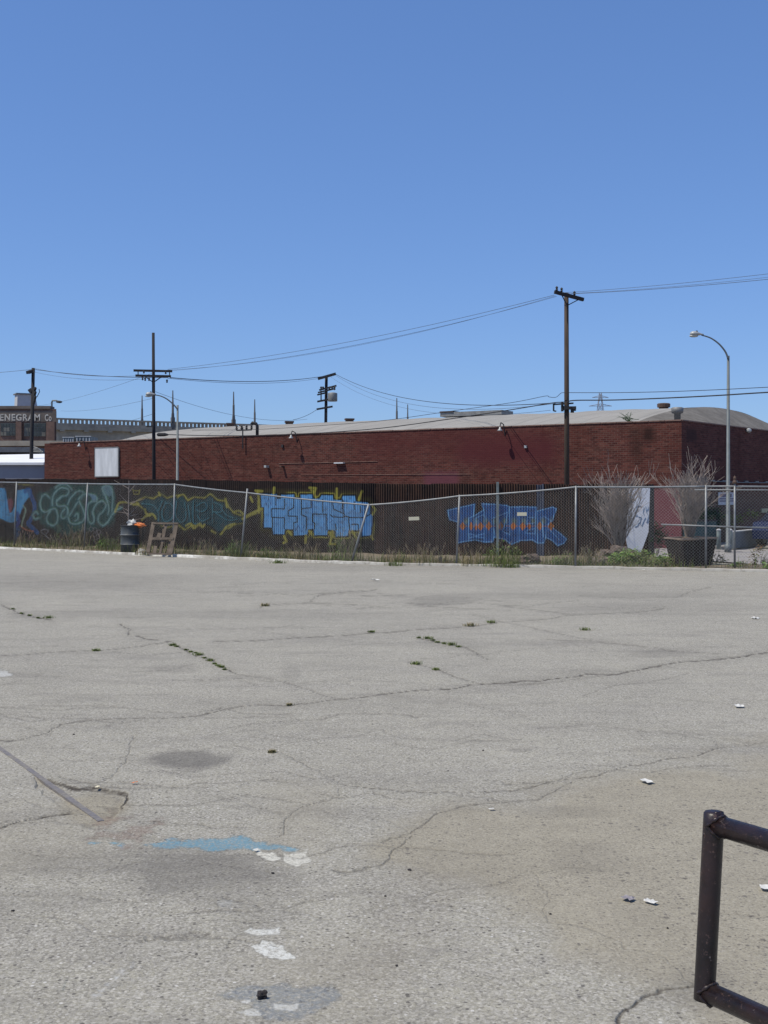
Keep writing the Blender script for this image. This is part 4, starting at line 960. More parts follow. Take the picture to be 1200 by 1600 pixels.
# right pole (nearest)
Dp = 38.3
th, b, t = upole(886, 885, 458, Dp, .092, .074, 'tall brown wooden utility pole with one crossarm before the right part of the warehouse', 'wood')
g = MB(); ca = P(889, 463.5, Dp)+Vector((0,-.14,0)); d = Vector((50/F*Dp,.35,-10/F*Dp)).normalized(); g.beam(ca-d*.56, ca+d*.52, .09, .11); g.build('crossarm', 'wood_far', th)
g = MB(); g.beam(ca-d*.3+Vector((0,0,-.03)), P(885,478,Dp)+Vector((0,-.12,0)), .02,.03); g.beam(ca+d*.35+Vector((0,0,-.03)), P(886,478,Dp)+Vector((0,-.12,0)), .02,.03); g.build('arm_brace', 'dark', th)
for k in (-.48,-.30,.18): g = MB(); ins(g, ca+d*k+Vector((0,0,.05)), .9); g.build('insulator','dark',th)
g = MB()
g.beam(P(864,632,Dp), P(896,630,Dp), .05, .05); g.beam(P(865,631,Dp), P(865,642,Dp), .05,.05); g.beam(P(865,642,Dp), P(869,642.5,Dp), .05,.04)
g.build('bracket','dark',th)
g = MB(); g.lathe(P(878,643,Dp)+Vector((0,-.08,0)), [(.045,0),(.045,.32)], 10); g.build('fuse_cutout','dark',th)
g = MB(); g.box(P(890,638,Dp)+Vector((0,-.16,0)), (.36,.16,.10)); g.box(P(897,639,Dp)+Vector((0,-.16,0)), (.06,.1,.15)); g.box(P(893,643,Dp)+Vector((0,-.16,0)), (.1,.1,.1)); g.box(P(882,638,Dp)+Vector((0,-.16,0)), (.09,.14,.14)); g.build('junction_box','dark',th)
# centre-left pole with double crossarm
D = 50.0
th2, b2, t2 = upole(241, 239.5, 520, D, .088, .062, 'tall dark utility pole with doubled crossarms, rising behind the graffiti fence on the left')
for (xa, xb, y, dy) in ((210,270,580,.12),(213,268,588,.12)):
    g = MB(); g.beam(P(xa,y-.6,D)+Vector((0,-.15,0)), P(xb,y+.6,D)+Vector((0,-.15,0)), .08,.095); g.build('crossarm','wood_far',th2)
g = MB(); g.beam(P(227,588,D)+Vector((0,-.15,0)), P(239,597,D)+Vector((0,-.12,0)), .03,.04); g.beam(P(254,589,D)+Vector((0,-.15,0)), P(242,597,D)+Vector((0,-.12,0)), .03,.04); g.build('arm_brace','dark',th2)
for x, y in ((217,587),(266,587)): g = MB(); g.beam(P(x,y,D)+Vector((0,-.16,0)), P(x,y-6,D)+Vector((0,-.16,0)), .035,.035); g.build('arm_link','dark',th2)
for x, y in ((226,582.5),(228,594),(224,593),(234,594),(260,583.5),(262,597)):
    g = MB(); ins(g, P(x,y,D)+Vector((0,-.16,-.05)), .9); g.build('insulator','dark',th2)
g = MB(); g.beam(P(230,667,D)+Vector((0,-.14,0)), P(240,666,D)+Vector((0,-.14,0)), .07,.05); g.build('step_bracket','dark',th2)
# left pole
D = 62.0
th3, b3, t3 = upole(46.5, 52, 575, D, .115, .09, 'leaning dark utility pole at far left in front of the old factory sign')
g = MB(); g.beam(P(46,583,D)+Vector((0,-.3,0)), P(51,579,D)+Vector((0,.1,0)), .22,.16); g.build('crossarm','dark',th3)
g = MB(); g.beam(P(45.5,612,D), P(50,609,D), .2,.2); g.build('crossarm','dark',th3)
for dy in (0,7,15):
    g = MB(); g.beam(P(52,616+dy,D), P(57,606+dy*.9,D)+Vector((0,-.2,0)), .12,.12); g.build('crossarm','dark',th3)
g = MB(); g.tube([P(52,622,D), P(58,620,D), P(62,612,D), P(61,608,D)], .022, 5); g.build('jumper_wire','cable',th3)
# transformer pole behind roof
D = 78.0
th4, b4, t4 = upole(507, 510, 587, D, .11, .10, 'dark utility pole with stacked crossarms and a grey transformer, behind the warehouse roof')
for (xa,ya,xb,yb,w) in ((497,592.5,525,584.5,.17),(499,610,526,603,.11),(497,614,522,608,.10),(496,617.5,510,614,.10),(496,628,517,624,.12),(495,640,520,635.5,.12)):
    g = MB(); g.beam(P(xa,ya,D)+Vector((0,-.25,0)), P(xb,yb,D)+Vector((0,-.20,0)), w,w); g.build('crossarm','dark',th4)
g = MB(); c = P(519,628,D)+Vector((.05,-.45,0)); g.lathe(c, [(.30,0),(.32,.03),(.32,.52),(.30,.56),(.12,.60)], 14); g.build('transformer','ventmetal',th4, True)
for x in (502,505,515,519,523): g = MB(); ins(g, P(x,609,D)+Vector((0,-.25,-.05)), 1.5); g.build('insulator','dark',th4)
g = MB(); g.beam(P(502,611,D)+Vector((0,-.25,0)),P(502,627,D)+Vector((0,-.25,0)),.08,.08); g.build('arm_link','dark',th4)

def wire(a, b, sag, r, label, mat='cable', via=None, n=28, group=None):
    pts = []
    if via: pts = via
    else:
        for i in range(n+1):
            f = i/n; p = a.lerp(b, f); p.z -= sag*4*f*(1-f); pts.append(p)
    g = MB(); g.tube(pts, r*.68, 5); return g.build('overhead_wire', mat, label=label, cat='wire', group=group or 'overhead wires strung between the utility poles')
Dn = Dp
c0_ = P(866,459,Dn); c1_ = P(870,462,Dn); c2_ = P(897,458,Dn)
# to the right, over the lot's edge
wire(P(869,458,Dn), P(1500,388,26), .12, .009, 'uppermost thin wire from the brown pole top to the right edge of the sky', 'thinwire')
wire(P(893,459,Dn), P(1500,401,26), .12, .011, 'lower, darker wire from the brown pole top to the right edge of the sky', 'thinwire')
wire(P(880,459,Dn), P(1500,394,26), .14, .007, 'faint middle wire from the brown pole top to the right edge of the sky', 'thinwire')
Dq = 50.0
wire(P(866,461,Dn), P(262,577,Dq), .28, .011, 'upper long wire descending left from the brown pole top to the doubled crossarms', 'thinwire')
wire(P(870,463,Dn), P(268,579,Dq), .38, .009, 'lower long wire descending left from the brown pole top to the doubled crossarms', 'thinwire')
wire(P(868,462,Dn), P(240,579,Dq), .50, .007, 'faintest long wire descending left from the brown pole top to the doubled crossarms', 'thinwire')
wire(P(52,577,62), P(262,590,Dq), .12, .020, 'wire from the leaning left pole to the doubled crossarms, darker of the two', 'cable')
wire(P(52,575,62), P(218,587,Dq), .18, .012, 'thin upper wire from the leaning left pole to the doubled crossarms', 'thinwire')
wire(P(52,581,62), P(228,592,Dq), .2, .010, 'faint lower wire from the leaning left pole to the doubled crossarms', 'thinwire')
wire(P(52,577,62), P(-260,586,75), .25, .016, 'wire leaving the leaning left pole toward the left edge', 'thinwire')
wire(P(266,590,Dq), P(519,585.5,78), .30, .026, 'dark wire from the doubled crossarms right to the transformer pole', 'cable')
wire(P(262,591,Dq), P(500,591,78), .28, .014, 'thin lower wire from the doubled crossarms to the transformer pole', 'thinwire')
wire(P(525,585,78), P(868,629.5,Dn), .75, .020, 'sagging dark wire from the transformer pole down to the brown pole', 'cable')
wire(P(525,587,78), P(868,630.5,Dn), .95, .012, 'thin sagging wire just under the dark one right of the transformer pole', 'thinwire')
wire(P(517,589,78), P(860,641,Dn), 1.0, .010, 'faintest low wire right of the transformer pole', 'thinwire')
wire(P(495,640,78), P(458,656,72), .1, .02, 'short wire dropping left from the lowest crossarm of the transformer pole to the roof')
# lower service cables across warehouse front
def via(pts, D0, D1):
    n_ = len(pts); out = []
    x0, x1 = pts[0][0], pts[-1][0]
    q = []
    for i in range(n_-1):
        p0,p1,p2,p3 = pts[max(i-1,0)],pts[i],pts[i+1],pts[min(i+2,n_-1)]
        for j in range(6):
            t=j/6; q.append(tuple(.5*((2*p1[c])+(-p0[c]+p2[c])*t+(2*p0[c]-5*p1[c]+4*p2[c]-p3[c])*t*t+(-p0[c]+3*p1[c]-3*p2[c]+p3[c])*t**3) for c in (0,1)))
    q.append(pts[-1])
    for x, y in q:
        f = (x-x0)/(x1-x0); iD = (1-f)/D0+f/D1; out.append(P(x, y, 1/iD))
    return out
wire(0,0,0,.013,'thin cable looping off the brown pole and running left above the roof','cable',via=via([(884,614),(877,614),(870,620),(864,621),(857,620),(851,619),(800,629),(700,643),(600,657),(500,665),(400,671),(300,672)],Dn-.2,48))
wire(0,0,0,.024,'thick telephone cable running left from the brown pole across the brick wall','cable',via=via([(884,628),(876,628.5),(860,630),(800,640),(700,655),(600,668.5),(500,676.5),(400,680.5),(320,680.5),(262,679)],Dn-.25,47))
wire(0,0,0,.014,'thin cable running right from the brown pole above the roof end','cable',via=via([(887,613.5),(960,613.5),(1040,612),(1120,609),(1200,605),(1420,594)],Dn-.2,27))
wire(0,0,0,.028,'thick telephone cable running right from the brown pole above the roof end','cable',via=via([(887,628),(900,625.5),(960,625),(1040,622),(1120,618),(1200,613),(1420,600)],Dn-.25,27))
g = MB(); g.tube([P(245,679.5,47),P(247,679,47),P(257,679,47),P(263,679.3,47)], [.03,.075,.075,.03], 8); g.build('splice_case','dark',label='black cable splice case hanging on the thick telephone cable beside the left pole', cat='splice case')
for (a,b_2,c_,d_,l) in ((60,634,246,580,'faint guy wire crossing the sky from the factory roof up to the doubled crossarms'),(95,642,240,622,'faint low wire crossing the sky just above the viaduct, at left')):
    wire(P(a,b_2,90),P(c_,d_,50),.2,.010,l,'thinwire')
wire(P(243,612,50),P(480,655,74),.5,.012,'faint wire falling right from the left pole over the viaduct pylons','thinwire')
wire(P(150,668,80),P(241,646,50),.1,.012,'faint short wire rising to the pole just above the left roof end','thinwire')

# ------------------------------------------------------------------ STREET LAMPS
def street_lamp(px, base_D, top_y, head_px, head_y, apex, label, rad=.06, mat='lamppole'):
    b = P(px, HY, base_D); b.z = -.03; t = P(px+.5, top_y, base_D)
    th = thing('street_lamp', (b.x,b.y,0), label, 'street lamp', 'curved-arm street lamps')
    g = MB(); g.tube([b, b+Vector((0,0,.25)), b+Vector((0,0,.26)), t], [rad*1.9, rad*1.9, rad*1.25, rad*.72], 12); g.build('pole', mat, th, True)
    q = [P(x, y, base_D-.05) for x, y in apex]; sm = []
    for i in range(len(q)-1):
        p0,p1,p2,p3 = q[max(i-1,0)],q[i],q[i+1],q[min(i+2,len(q)-1)]
        for j in range(5):
            tt=j/5; sm.append(.5*((2*p1)+(p2-p0)*tt+(2*p0-5*p1+4*p2-p3)*tt*tt+(3*p1-p0-3*p2+p3)*tt**3))
    sm.append(q[-1])
    g = MB(); g.tube(sm, [rad*.55-(rad*.2)*i/len(sm) for i in range(len(sm))], 8); g.build('arm', mat, th, True)
    d = (q[-1]-P(head_px, head_y, base_D-.05)); L_ = d.length; d.normalize(); hp = P(head_px, head_y, base_D-.05)
    g = MB(); n_ = 9
    prof = [(.0,.02),(.08,.085),(.25,.125),(.5,.125),(.75,.09),(1.0,.045),(1.18,.03)]
    k0 = len(g.v)
    for f, w in prof:
        c = hp+d*(L_*f)
        for j in range(12):
            a = 2*math.pi*j/12; zz = math.sin(a)*w*(.75 if math.sin(a) > 0 else .45); g.v.append(tuple(c+Vector((0,math.cos(a)*w,zz+.02))))
    for i in range(len(prof)-1):
        for j in range(12): a = k0+i*12+j; b_3 = k0+i*12+(j+1)%12; g.f.append((a,b_3,b_3+12,a+12))
    g.f.append(tuple(k0+j for j in reversed(range(12)))); e = k0+(len(prof)-1)*12; g.f.append(tuple(e+j for j in range(12)))
    hd = g.build('lamp_head','lamp',th,True)
    g = MB(); g.blob(hp+d*(L_*.33)+Vector((0,0,-.045)), .10, 0, 6, (1.5,.9,.45)); g.build('lens','glass',hd,True)
    g = MB(); g.lathe(hp+d*(L_*.6)+Vector((0,0,.07)), [(.03,0),(.03,.06),(.01,.07)], 8); g.build('photocell','dark',hd)
street_lamp(1137.5, 37.6, 556, 1078, 522.5, [(1137.5,560),(1133,549),(1123,537),(1110,528),(1096,523.5)], 'grey street lamp with curved arm beside the right end of the warehouse')
street_lamp(277, 46.5, 633, 227.5, 617, [(277,639),(270,631),(260,623),(250,618.5),(241,617)], 'street lamp with curved arm overlapping the left utility pole', .055)
# small lamp over factory
b = P(81,641,118); th = thing('street_lamp',(b.x,b.y,b.z-3),'tiny far lamp on a short bent arm right above the old factory roof corner','street lamp','curved-arm street lamps')
g = MB(); g.tube([b-Vector((0,0,3)),P(81,628,118),P(82,626,118),P(88,626,118),P(91,627,118)],.09,6); g.build('pole','lamppole',th)
g = MB(); g.blob(P(92.5,628,118),.22,0,6,(1.5,1,.6)); g.build('lamp_head','dark',th)

# ------------------------------------------------------------------ BACKGROUND: viaduct, factory, sheds, tower
va = P(60,651.5,156); vb_ = P(640,669.3,184); zt_ = 12.45; va.z = vb_.z = 0
dv = (vb_-va); Lv = dv.length; dv.normalize(); nv = Vector((dv.y,-dv.x,0))
va = va-dv*30; Lv += 120
via_ = thing('viaduct', (va.x,va.y,0), 'long pale concrete road viaduct with pierced balustrade, far behind the left end of the warehouse', 'bridge')
ang = math.atan2(dv.y, dv.x)
def vp(s, z, o=0): p = va+dv*s+nv*o; return Vector((p.x,p.y,z))
g = MB(); g.beam(vp(0,zt_-.10), vp(Lv,zt_-.10), .5, .22); g.beam(vp(0,zt_-1.05,-.0), vp(Lv,zt_-1.05), .5, .25)
g.build('balustrade_rail','viaduct',via_)
g = MB(); s = 0; g.beam(vp(0,zt_-.84), vp(Lv,zt_-.84), .4, .30)
while s < Lv: g.beam(vp(s,zt_-.70), vp(s,zt_-.20), .30,.30, up=dv); s += .58
g.build('balusters','viaduct',via_)
g = MB()
# deck girder with arched soffit, spans of 62 m
K = 260; span = 44.0; s_off = 14.0
zs = []
for i in range(K+1):
    s = Lv*i/K; f = ((s-s_off) % span)/span; zs.append(max(0.0, zt_-3.1-5.5*(2*f-1)**2*1.0) if True else 0)
for i in range(K):
    s0, s1 = Lv*i/K, Lv*(i+1)/K; z0, z1 = zs[i], zs[i+1]
    g.add([vp(s0,z0,.3),vp(s1,z1,.3),vp(s1,zt_-1.6,.3),vp(s0,zt_-1.6,.3)],[(0,1,2,3)])
g.build('spandrel','viaduct',via_)
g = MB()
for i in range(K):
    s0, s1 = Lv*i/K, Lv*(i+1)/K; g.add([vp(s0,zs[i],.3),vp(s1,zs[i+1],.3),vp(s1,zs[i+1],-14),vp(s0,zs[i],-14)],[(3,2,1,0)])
g.build('soffit','viaduct_shaded',via_)
g = MB(); g.beam(vp(0,zt_-1.4,-6.8), vp(Lv,zt_-1.4,-6.8), 15.2, .45); s = 0
while s < Lv: g.beam(vp(s,zt_-1.85,.5), vp(s,zt_-1.62,.5), .7,.6, up=dv); s += 3.3
g.build('deck_cornice','viaduct',via_)
def far_s(px, off):
    u = (px-600)/F; o = va+nv*off; return (u*o.y-o.x)/(dv.x-u*dv.y)
for px, ty, off in ((222,618,-14),(270,610,0),(365,612,0),(398,624,-14),(620,622,0),(637,632,-14)):
    s = far_s(px, off); p = vp(s, 0, off); z1 = EYE-(ty-HY)/F*p.y; z0 = zt_-.6
    g = MB(); g.box((p.x,p.y,z0+.35),(.5,.5,1.7),ang); g.box((p.x,p.y,z0+1.45),(.38,.38,.7),ang,taper=.8); m_ = z0+1.7
    g.tube([(p.x,p.y,m_),(p.x,p.y,m_+(z1-m_)*.45),(p.x,p.y,m_+(z1-m_)*.47),(p.x,p.y,z1)],[.17,.15,.12,.07],8); g.build('light_pylon','pylon',via_)
# old factory
D = 112.0
fa = thing('factory_building', P(40,HY,D)-Vector((0,0,EYE)), 'old brown brick factory with faded white painted lettering along the top, at far left', 'factory')
x0 = P(-260,0,D).x; x1 = P(88,0,D).x; zt0 = EYE+(HY-639)/F*D
kx = (D+24)/D*1.01
def plan(z, e=0.0): return [Vector((x0-e,D-e,z)),Vector((x1+e,D-e,z)),Vector((x1*kx,D+24,z)),Vector((x0,D+24,z))]
def prism(mb, lo_, hi_): mb.add(lo_+hi_, [(3,2,1,0),(4,5,6,7),(0,1,5,4),(1,2,6,5),(2,3,7,6),(3,0,4,7)])
g = MB(); prism(g, plan(-.1), plan(zt0)); g.build('wall','factory_red',fa)
g = MB(); g.box(((x0+P(79,0,D).x)/2, D+.6, zt0+.15),(P(79,0,D).x-x0,1.5,.28)); g.build('cornice','signband',fa)
zA = EYE+(HY-659)/F*D; zB = EYE+(HY-642.5)/F*D
g = MB(); g.box(((x0+x1)/2, D-.02,(zA+zB)/2),(x1-x0+.02,.1,zB-zA)); sb_ = g.build('sign_band','signband',fa)
def text_mesh(txt, size, name, mat, parent, loc, width=None, label=None, bold=0.0):
    cu = bpy.data.curves.new(name,'FONT'); cu.body = txt; cu.size = size; cu.extrude = .01; cu.offset = bold; cu.space_character = 1.12
    ob = bpy.data.objects.new('tmp', cu); C.objects.link(ob); bpy.context.view_layer.update()
    me = bpy.data.meshes.new_from_object(ob.evaluated_get(bpy.context.evaluated_depsgraph_get()))
    bpy.data.objects.remove(ob)
    co_ = np.zeros(len(me.vertices)*3); me.vertices.foreach_get('co', co_); co_ = co_.reshape(-1,3)
    w = co_[:,0].max()-co_[:,0].min(); 
    if width: co_[:,0] = (co_[:,0]-co_[:,0].min())*width/w
    out = np.stack([co_[:,0], -co_[:,2], co_[:,1]], -1); out += np.array(loc)-np.array(ORG[parent])
    me.vertices.foreach_set('co', out.ravel()); me.update(); me.materials.clear(); me.materials.append(M[mat])
    o = bpy.data.objects.new(name, me); C.objects.link(o); o.parent = parent; ORG[o] = ORG[parent]
    if label: o['label'] = label
    return o
hl = (HY-647)/F*D-(HY-657)/F*D
text_mesh('ENEGRAM', hl*1.42, 'lettering', 'letters', sb_, (P(0.5,0,D).x, D-.09, EYE+(HY-657)/F*D), width=(63-.5)/F*D, bold=.02)
text_mesh('Co', hl*1.42, 'lettering', 'letters', sb_, (P(70.5,0,D).x, D-.09, EYE+(HY-657.5)/F*D), width=(81-70.5)/F*D, bold=.02)
for (xa,xb,ya,yb) in ((-60,-36,661,681),(-26,-4,661,681),(1,25,661,681),(38,72,661,682)):
    A = P(xa,yb,D); B = P(xb,ya,D); w_=B.x-A.x; h_=B.z-A.z; cx=(A.x+B.x)/2; cz=(A.z+B.z)/2
    g = MB(); g.box((cx,D-.02,cz),(w_,.08,h_)); wi = g.build('window','mullion',fa)
    cols = 5
    gd = MB(); gl = MB()
    for i in range(cols):
        for j in range(3):
            c_=(A.x+w_*(i+.5)/cols, D-.07, A.z+h_*(j+.5)/3); s_=(w_/cols*.86,.03,h_/3*.86)
            if (i*7+j*3+int(xa))%5 in (1,3) and j < 2: gl = MB(); gl.box(c_, s_); gl.build('pane','pane_light',wi,label='pale dusty pane')
            else: gd.box(c_, s_)
    gd.build('panes','pane',wi)
for xa in (30.5, 80):
    g = MB(); A = P(xa,0,D); g.box((A.x,D-.15,zA/2),(.55 if xa<50 else .8,.3,zA)); g.build('pilaster','factory_red',fa)
g = MB(); A = P(-20,693,D); g.box((A.x,D-.3,A.z),(24,.5,.5)); g.build('string_course','viaduct',fa)
# rooftop stair tower
c_ = P(38,HY,D+6); zr = zt0+.2; zp = EYE+(HY-617)/F*(D+6)
g = MB(); g.box((c_.x,c_.y,(zr+zp)/2),(1.75,1.6,zp-zr),math.radians(28),taper=.92); ph = g.build('penthouse','penthouse',fa)
g = MB(); g.box((c_.x,c_.y,zp+.05),(1.9,1.75,.12),math.radians(28)); g.build('penthouse_roof','ventmetal',ph)
g = MB(); q = P(53,HY,D+6); g.box((q.x,q.y,zr+.5),(.9,.8,1.9),0,taper=.3); g.build('roof_cowl','penthouse',fa)
# white-roofed shed
D = 60.5
sh = thing('shed', P(20,HY,D)-Vector((0,0,EYE)), 'low grey shed with a bright white roof edge, left of the brick warehouse', 'shed')
xL = P(-300,0,D).x; xR = P(68.5,0,D).x; z1_ = EYE+(HY-723)/F*D; z2_ = EYE+(HY-708)/F*(D+4)
g = MB(); g.box(((xL+xR)/2,D+5,z1_/2-.05),(xR-xL,10,z1_)); g.build('wall','greywall',sh)
g = MB(); g.add([(xL-.1,D-.15,z1_+.01),(xR+.03,D-.15,z1_+.01),(xR+.03,D+4,z2_-.02),(xL-.1,D+4,z2_-.25),(xL-.1,D-.15,z1_-.12),(xR+.03,D-.15,z1_-.12),(xR+.03,D+10,z1_),(xL-.1,D+10,z1_)],[(0,1,2,3),(4,5,1,0),(3,2,6,7),(1,5,6,2),(0,3,7,4)]); g.build('roof','white',sh)
# blue-grey low roof behind the shed
D = 84; lb = thing('low_building', P(-20,HY,D)-Vector((0,0,EYE)), 'low dark blue-grey roofed building between the white shed roof and the old factory', 'building')
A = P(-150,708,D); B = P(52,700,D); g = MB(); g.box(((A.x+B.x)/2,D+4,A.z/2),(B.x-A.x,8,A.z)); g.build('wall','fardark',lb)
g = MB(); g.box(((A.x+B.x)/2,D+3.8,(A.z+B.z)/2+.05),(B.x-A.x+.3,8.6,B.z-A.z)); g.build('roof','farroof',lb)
g = MB()
for k in range(4): g.tube([P(50,698+k*2.5,80),P(58+k*3,700+k*2,80),P(66,706+k,80)],.06,5)
g.build('bent_pipes','ventmetal',label='tangle of bent pipes lying above the right end of the white shed roof', cat='pipes')
# grey rooftop units beyond wall and an added dark block standing in for shade in the far arch
D = 96
for xa,xb,yt,l in ((104,122,684.5,'left of two grey box trailers seen over the left end of the warehouse parapet'),(124,148,683,'right of two grey box trailers seen over the left end of the warehouse parapet')):
    A = P(xa,HY,D); B = P(xb,yt,D); tr_ = thing('trailer', ((A.x+B.x)/2,D,0), l, 'trailer', 'grey box trailers behind the warehouse')
    g = MB(); g.box(((A.x+B.x)/2,D,B.z/2+.6),(B.x-A.x-.06,2.4,B.z-1.2)); g.build('body','truck',tr_)
    g = MB()
    for k in range(5): g.box((A.x+(B.x-A.x)*(k+.5)/5,D-1.23,B.z-.35),(.08,.05,.5))
    g.beam((A.x,D-1.24,B.z),(B.x,D-1.24,B.z),.08,.07); g.build('trim','penthouse',tr_)
    g = MB()
    for k in (.2,.8): g.lathe((A.x+(B.x-A.x)*k,D-1.2,.5),[(.5,0),(.5,.3)],14,axis=(0,1,0))
    g.build('wheels','rubber',tr_)
D = 200; g = MB(); A = P(60,678,D); B = P(400,690,D); g.box(((A.x+B.x)/2-3,D+5,A.z/2),(B.x-A.x+6,10,A.z)); g.box((A.x+10,D+5,A.z/2+1),(7,8,A.z)); g.build('arch_shade_block','fardark',label='added dark block standing in for the shade under the arch of the viaduct', cat='building')
# lattice transmission tower
D = 420; tw = thing('transmission_tower', P(938,HY,D)-Vector((0,0,EYE)), 'far lattice transmission tower standing above the warehouse roof right of the brown pole', 'pylon')
g = MB(); zt3 = EYE+(HY-614)/F*D; cx = P(938,0,D).x; W0 = 3.4
lv = [0,8,16,23,28,32,35.5,zt3]; wv = [W0*(1-z/zt3)*1.2+.35 for z in lv]
for sx,sy in ((-1,-1),(1,-1),(1,1),(-1,1)): g.tube([(cx+sx*w,D+sy*w,z) for z,w in zip(lv,wv)],.13,4)
for i in range(len(lv)-1):
    for sy in (-1,1):
        g.tube([(cx-wv[i],D+sy*wv[i],lv[i]),(cx+wv[i+1],D+sy*wv[i+1],lv[i+1])],.09,4); g.tube([(cx+wv[i],D+sy*wv[i],lv[i]),(cx-wv[i+1],D+sy*wv[i+1],lv[i+1])],.09,4)
g.build('lattice_body','tower',tw)
for z,hw in ((34.2,4.2),(30.0,5.6),(37.3,3.0)):
    g = MB(); g.tube([(cx-hw,D,z+.4),(cx,D,z+1.2),(cx+hw,D,z+.4)],.12,4); g.tube([(cx-hw,D,z+.4),(cx+hw,D,z+.4)],.1,4); g.build('tower_arm','tower',tw)

# ------------------------------------------------------------------ FOLIAGE BUILDERS
def leaf(g, p, size, rr, flat=.6):
    a = rr.uniform(0, 6.28); t = rr.uniform(-1, 1)*flat
    d = Vector((math.cos(a), math.sin(a), t)).normalized(); s = d.cross(Vector((rr.uniform(-.4,.4), rr.uniform(-.4,.4), 1))).normalized()
    L_ = size*rr.uniform(.6,1.3); w = L_*.42
    g.add([p, p+d*L_*.5+s*w*.5, p+d*L_, p+d*L_*.5-s*w*.5], [(0,1,2,3)])
def blade(g, p, h, rr, lean=.4, w=.006):
    a = rr.uniform(0, 6.28); l = rr.uniform(.1,1)*lean*h; d = Vector((math.cos(a), math.sin(a), 0)); s = Vector((-d.y, d.x, 0))*w
    m_ = p+d*l*.35+Vector((0,0,h*.6)); e = p+d*l+Vector((0,0,h*rr.uniform(.85,1)))
    g.add([p-s, p+s, m_+s*.7, m_-s*.7, e], [(0,1,2,3),(3,2,4)])
def clump(c, r, h, n_, size, mat, seed, label, cat='plant', name='weed', group=None, stems=True, shape='dome', grassy=0, gmat='grass_green', stalks=0):
    rr = random.Random(seed); th = thing(name, c, label, cat, group); c = Vector(c)
    if stems:
        g = MB()
        for i in range(max(4, n_//60)):
            a = rr.uniform(0,6.28); q = rr.random()**.5*r*.8
            e = c+Vector((math.cos(a)*q, math.sin(a)*q*.8, h*rr.uniform(.5,.95))); g.tube([c+(e-c)*.02+Vector((math.cos(a)*q*.3,math.sin(a)*q*.3,0)), c.lerp(e,.5)+Vector((rr.uniform(-.05,.05),0,.03)), e], [.008,.006,.003], 4)
        g.build('stems','bark' if mat=='leaf_dark' else gmat,th)
    if n_:
        g = MB(); cl_ = [(rr.uniform(-1,1), rr.uniform(-1,1), rr.uniform(.15,.95)) for _ in range(max(5, n_//40))]
        for i in range(n_):
            k = rr.choice(cl_); x = k[0]*.75+rr.gauss(0,.2); y = k[1]*.75+rr.gauss(0,.2); z = max(.02, k[2]*(1.05-.55*min(1,(x*x+y*y)))+rr.gauss(0,.10))
            leaf(g, c+Vector((x*r, y*r*.8, z*h)), size, rr)
        g.build('leaves',mat,th)
    if grassy:
        g = MB()
        for i in range(grassy):
            a = rr.uniform(0,6.28); q = rr.random()**.6*r; blade(g, c+Vector((math.cos(a)*q, math.sin(a)*q*.7, 0)), h*rr.uniform(.35,1), rr, .7, .006)
        g.build('blades',gmat,th)
    if stalks:
        g = MB()
        for i in range(stalks):
            a = rr.uniform(0,6.28); q = rr.random()*r*.8; p = c+Vector((math.cos(a)*q, math.sin(a)*q*.6, 0)); hh = h*rr.uniform(.35,1.05); e = p+Vector((rr.uniform(-.6,.6)*hh, rr.uniform(-.2,.2)*hh, hh))
            m_ = p.lerp(e,.55)+Vector((0,0,hh*.1)); g.tube([p,m_,e],[.004,.0035,.002],3)
            for k in range(5): blade(g, m_.lerp(e, rr.uniform(.4,1)), .09, rr, .8, .004)
        g.build('seed_stalks','straw' if mat != 'pink' else 'grass_pink',th)
    return th
# grass strip along the fence (uncountable)
g = MB(); g2_ = MB(); rr = random.Random(11); kk = np.array(resample([(-22,45.6),(-13.2,39.3),(-5.6,33.7),(-1.6,30.9),(.6,29.9),(4.8,28.6),(9.1,27.15),(13,25.9)],.05))
dens = lambda x: .9+.5*math.sin(x*1.3)+.4*math.sin(x*3.7+1)
for i in range(17000):
    p = kk[rr.randrange(len(kk))]; u = p[0]/p[1]; off = .18+rr.random()**1.7*2.4
    wide = 3.6 if u < -.2 else 1.0
    off = .18+rr.random()**1.4*(1.6*wide/1.6+.6)
    if rr.random() > .25+.5*dens(p[0]): continue
    if u > .23 and rr.random() < .6: continue
    q = Vector((p[0]+off*.35+rr.gauss(0,.05), p[1]+off, .02)); hh = rr.uniform(.05,.20) if rr.random() < .82 else rr.uniform(.2,.42)
    (g if rr.random() < .62 else g2_).__class__
    blade(g if rr.random() < (.72 if math.sin(p[0]*.9+2) < .3 else .4) else g2_, q, hh, rr, .7, .007)
g.build('dry_grass','grass_dry', label='thin band of dry yellow grass along the foot of the fences', cat='grass', kind='stuff')
g2_.build('green_grass','grass_green', label='low green grass mixed along the foot of the fences', cat='grass', kind='stuff')
FW = 'weeds growing at the foot of the fence'
def gp2(x, y): v = G(x, y); return (v.x, v.y, .02)
